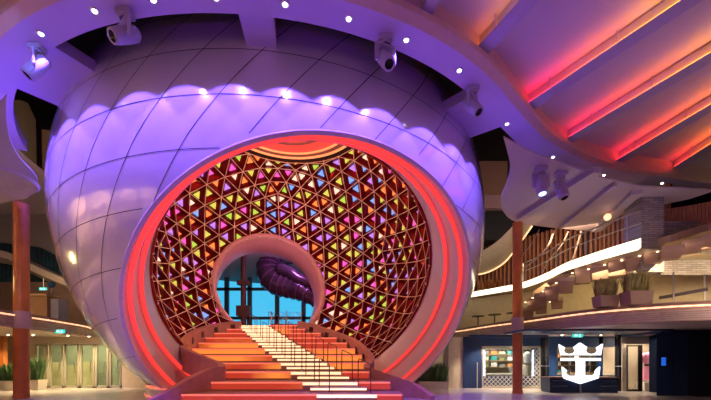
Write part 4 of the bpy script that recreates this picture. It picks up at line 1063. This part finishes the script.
# counter desk + emblem
t = thing('counter_desk', 'dark navy counter desk with a wooden top under the anchor emblem', 'desk', (xs(581.5, 15.1), 15.1, 0)); hw = (xs(615.5, 15.1)-xs(548.5, 15.1))/2; hz = EYE-(378-HY)/FPX*15.1
m = MB(); m.box((0, .2, hz/2), (hw*2, .7, hz), NAVY); m.build('body', t); m = MB(); m.box((0, .18, hz+.02), (hw*2+.06, .8, .05), mat('desk_top', (.16, .08, .06), .4)); m.build('top', t)
for s in (-1, 1):
    for z in (hz*.35, hz*.72):
        m = MB(); m.box((s*hw*.72, -.16, z), (hw*.5, .03, hz*.3), NAVY); dr = m.build('drawer', t); m = MB(); m.box((s*hw*.72, -.185, z+hz*.1), (hw*.45, .02, .02), CHROME); m.build('handle', dr)
t = thing('emblem_sign', 'large glowing white crown-and-anchor emblem in front of the counter desk', 'sign', (xs(581.5, 14.85), 14.85, 0)); o2 = Vector(t.location)
def ep(x, y): return P(540+x/6.15, 330+y/6.15, 14.85)-o2
crown = [(120, 88), (156, 109), (147, 126), (157, 142), (185, 148), (213, 141), (222, 126), (211, 106), (250, 78), (292, 106), (283, 126), (294, 142), (320, 148), (347, 142), (360, 126), (352, 108), (389, 85), (376, 155), (133, 155)]
anchor = [(140, 226), (168, 250), (160, 262), (165, 275), (185, 282), (228, 282), (228, 190), (133, 190), (133, 172), (222, 172), (222, 160), (238, 160), (238, 172), (376, 172), (376, 190), (278, 190), (278, 280), (330, 280), (345, 270), (345, 252), (372, 226), (362, 296), (250, 332), (146, 296)]
m = MB(); m.poly([ep(*q) for q in crown], (0, .1, 0), SIGNW); m.build('crown', t)
m = MB(); m.poly([ep(*q) for q in anchor], (0, .1, 0), SIGNW); m.build('anchor', t)
m = MB(); m.bar(ep(250, 155)+Vector((0, .06, 0)), ep(250, 162)+Vector((0, .06, 0)), .05, .05, (0, 1, 0), CHROME); m.bar(ep(318, 147)+Vector((0, .1, 0)), ep(318, 282)+Vector((0, .1, 0)), .03, .03, (0, 1, 0), CHROME); m.bar(ep(190, 147)+Vector((0, .1, 0)), ep(190, 282)+Vector((0, .1, 0)), .03, .03, (0, 1, 0), CHROME)
m.bar(ep(250, 325)+Vector((0, .06, 0)), Vector((0, .06, .0)), .06, .05, (0, 1, 0), CHROME); m.build('mount', t)
# merchandise: window shelves with folded shirts, a table, clothes on busts
SH = [('teal', (.05, .35, .33)), ('cream', (.7, .62, .45)), ('orange', (.7, .3, .1)), ('grey', (.3, .3, .32)), ('white', (.75, .75, .72)), ('olive', (.25, .26, .1))]
t = thing('display_shelf', 'three-tier wall shelf of folded shirts behind the mesh shop window', 'shelf', (xs(498, YS+1.6), YS+1.6, 0)); ox = t.location.x
SW = mat('shelf_wood', (.4, .28, .15), .5)
for z in (.95, 1.28, 1.6):
    m = MB(); m.box((0, .15, z), (2.6, .45, .03), SW); m.build('shelf_board', t)
m = MB(); m.bb((-1.3, .38, 0), (-1.24, .44, 1.9), SW); m.bb((1.24, .38, 0), (1.3, .44, 1.9), SW); m.build('upright', t)
tiers = ('lowest', 'middle', 'top')
for j, z in enumerate((.965, 1.295, 1.615)):
    for i in range(6):
        nm, c = SH[(i*5+j*2) % 6]; m = MB(); hh = .1+.05*((i*7+j*3) % 3)
        m.box((0, 0, hh/2), (.3, .3, hh), mat('shirt_'+nm, c, .8)); m.box((0, -.01, hh+.012), (.24, .26, .024), mat('shirt_'+nm, c, .8))
        ob = m.build('folded_shirt', bevel=.015); ob.location = (ox-1.05+.42*i, YS+1.72, z)
        tag(ob, '%s folded shirt, %s from the left on the %s shelf of the shop window' % (nm, ORD[i], tiers[j]), 'shirt', 'folded shirts in the shop window')
t = thing('display_table', 'cream display table at the middle of the mesh shop window', 'table', (xs(503, YS+.9), YS+.9, 0))
m = MB(); m.box((0, 0, .62), (2.0, .55, .06), POTW); m.build('tabletop', t)
for a in (-.85, -.3, .3, .85):
    m = MB(); m.box((a, 0, .3), (.42, .4, .56), mat('basket', (.36, .26, .14), .8)); m.build('basket', t)
for i, (px, zc, nm) in enumerate(((524, 1.0, 'cream'), (527.5, 1.62, 'white'))):
    t = thing('clothes_bust', ('lower bust with a cream top right of the column in the shop window', 'upper bust with a white top right of the column in the shop window')[i], 'bust', (xs(px, YS+.8), YS+.8, 0)); c = dict(SH)[nm]
    z_ = zc-.45
    ell([(z_+.55, .04), (z_+.5, .09), (z_+.44, .19), (z_+.25, .17), (z_, .15)], 1.1, .7, mat('shirt_'+nm, c, .8)).build('top', t, smooth=True)
    m = MB(); m.tube([(0, 0, 0), (0, 0, z_+.4)], .025, CHROME, 8); m.lathe([(0, .16), (.02, .16), (.025, .02)], (0, 0, 0), CHROME, 14); m.build('stand', t)
# lit display right of the emblem
t = thing('display_cabinet', 'lit cabinet of small goods behind the anchor emblem', 'cabinet', (xs(585, 18), 18.0, 0))
m = MB(); m.box((0, .3, 1.0), (3.0, .06, 2.0), mat('cabinet_back', (.16, .13, .11), .6)); m.box((0, 0, .35), (3.0, .6, .7), SW); m.build('body', t)
for z in (1.05, 1.4): m = MB(); m.box((0, .1, z), (3.0, .4, .03), SW); m.build('shelf_board', t)
for j, z in enumerate((.7, 1.065, 1.415)):
    for i in range(6):
        m = MB(); h = .14+.04*((i+j) % 3); nm, c = SH[(i*3+j) % 6]; m.lathe([(0, .06), (h*.7, .07), (h*.8, .03), (h, .03), (h, .001)], (0, 0, 0), mat('shirt_'+nm, c, .8), 12)
        ob = m.build('display_item', smooth=True); ob.location = (t.location.x-1.2+.48*i, 18.05, z)
        tag(ob, 'small %s item, %s from left, %s shelf of the lit cabinet behind the emblem' % (nm, ORD[i], tiers[j]), 'display item', 'goods in the lit cabinet')
# small downlights in the shop and door soffits
for i, (x, y, Yq) in enumerate(((490, 0, 16.6), (529, 0, 16.4), (562, 0, 16.), (601, 0, 16.), (648, 0, 15.2), (634, 0, 15.3))):
    lamp('downlight', Vector((xs(x, Yq), Yq, ztop+.0)), LENSW, '%s warm downlight in the ceiling above the shop, counted from the sphere' % ORD[i], 'shop downlights')
    spot((xs(x, Yq), Yq, ztop-.08), (xs(x, Yq), Yq+.1, 0), (1, .8, .58), 320, 120, .6)
for i, (x, Yq) in enumerate(((8, 15.8), (33, 16.0), (68, 16.4), (89, 16.8))):
    lamp('downlight', Vector((xs(x, Yq), Yq, ztop+.0)), LENSW, '%s warm downlight in the ceiling before the glass doors, counted from the left' % ORD[i], 'door downlights')
    spot((xs(x, Yq), Yq, ztop-.08), (xs(x, Yq), Yq+.1, 0), (1, .75, .42), 260, 130, .6)

# ------------------------------------------------------------------ lights of the hall
area((xs(500, YS+1), YS+.9, ztop-.1), (xs(500, YS+1), YS+1.2, 0), (1, .85, .62), 90, 3, .6)
area((xs(585, 17.6), 17.65, ztop-.1), (xs(585, 17.6), 18, 0), (1, .85, .62), 22, 3, .4)
area((xs(643, 16.4), 16.4, ztop-.1), (xs(643, 16.4), 16.6, 0), (1, .85, .65), 50, 1.2, .5)
area((-12.8, 18.6, ztop-.1), (-12.8, 19, 0), (1, .74, .4), 330, 5.5, .5)
point((-3.2, 15.0, 9.2), (1, .5, .36), 520, .5)           # red wash in the pearl
point((-3.4, 17.5, 5.5), (1, .5, .36), 200, .5)
spot((-2.2, 13.5, 10.6), (-5.4, 15.6, 1.6), (1, .36, .06), 1500, 26, .7)
spot((-3.0, 14.5, 10.6), (-.8, 16.5, 1.6), (1, .3, .08), 900, 26, .7)  # both warm spots added for the orange pools on the stairs
spot((-1.5, 9.5, 3.2), (-5.1, 22.4, 5.7), (1, .36, .42), 2600, 26, .6)   # added pink spot to brighten the exit collar
spot((-2, 2.5, 6.5), (-2, 12.2, .4), (1, .3, .22), 900, 44, .7)   # added warm red spot to brighten the stair foot
point((-4.5, 26, 8.5), (.9, .4, 1), 120, .3)  # added lamp giving the slide its purple highlights
# unseen violet spots added to colour the ring and the ceiling
for (a, b, e) in (((-5, -3, .6), (-6, 9, 8), 1050), ((2, -3, .6), (-1, 7.5, 8), 1500), ((5, 0, .6), (5, 9, 8), 1300), ((9, 0, .6), (8, 8, 9), 1000)):
    spot(a, b, (.27, .02, .8), e*.42, 70, .9, .2)
# unseen spots added for a purple wash on floor, columns and balconies
spot((-9, 0, 6.3), (-8.8, 11, 0), (.5, .2, 1), 420, 38, .8, .3)
spot((8, 2, 6.3), (5.0, 12., 0), (.5, .2, 1), 420, 38, .8, .3)
spot((-6.5, 6.5, 8.2), (-9.5, 11, 7), (.16, .2, 1), 260, 60, .8)
spot((5.2, 11.0, 7.8), (6.6, 14.2, 6.6), (.12, .2, 1), 120, 90, .8)
for (c_, q) in (((-12.0, 11.3, .05), (-11.3, 12.5, 4.5)), ((5.3, 13.2, .05), (6.2, 14.4, 4.5))):
    spot(c_, q, (1, .5, .2), 420, 26, .6, .05)  # warm uplights added to brighten the copper columns
spot((-13, 12, 11.5), (-17.2, 17.6, 11.5), (1, .7, .45), 420, 70, .6)  # added warm lamp to light the brown panels high on the left
spot((10.5, 15.5, 7.6), (8.3, 20.6, 10.4), (1, .6, .45), 420, 60, .6)  # added warm lamp to light the brown panel right of the sphere
spot((-11, 3, 4.5), (-7.5, 12.5, 3.2), (1, .55, .32), 520, 50, .8)  # added spot standing in for warm floor bounce on the lower sphere
point((-14, 12.4, 4.3), (1, .7, .25), 60, .3)
# warm light on the decks
area((8.5, 15, EYE+3.3), (9.5, 17.5, 3), (1, .75, .35), 70, 3, 1)
area((9.6, 12.4, EYE+3.2), (11, 14, 3), (1, .75, .4), 110, 3, 1)
area((12.5, 10.8, EYE+3.2), (13.5, 13, 3), (1, .75, .4), 90, 2, 1)
area((8.0, 15.2, EYE+5.2), (9.4, 17.9, 5.2), (1, .62, .35), 85, 3, 1)
area((-14, 17.5, EYE+4.5), (-15, 20, 4), (1, .7, .4), 40, 4, 1)
area((10, 9, 3.), (7.5, 12.5, 6.5), (1, .7, .6), 40, 2, 2)
spot((5, 4, 5), (9, 11.5, 2.5), (1, .62, .5), 420, 50, .7)  # this and the next spot are added to brighten the balcony fronts
spot((-7, 4, 5), (-11.2, 12.5, 2.5), (1, .6, .5), 260, 50, .7)
for y in (-1, 2.6, 6.2, 9.4): area((-15.9, y, 7.3), (-17, y, 5.4), (1, .62, .36), 260, .3, 1.6)  # lamps added out of view so the lit wall reflects in the sphere
# warm fill lamps added behind the camera, standing in for shop light
area((-9, -6, 5.5), (-3, 17, 4), (1, .52, .42), 110, 7, 2.2)
area((5, -8, 3), (-2, 16, 4), (1, .5, .45), 90, 6, 1.5)
w_ = bpy.data.worlds.new('world'); scn.world = w_; w_.use_nodes = True
w_.node_tree.nodes['Background'].inputs[0].default_value = (.02, .015, .03, 1); w_.node_tree.nodes['Background'].inputs[1].default_value = .3
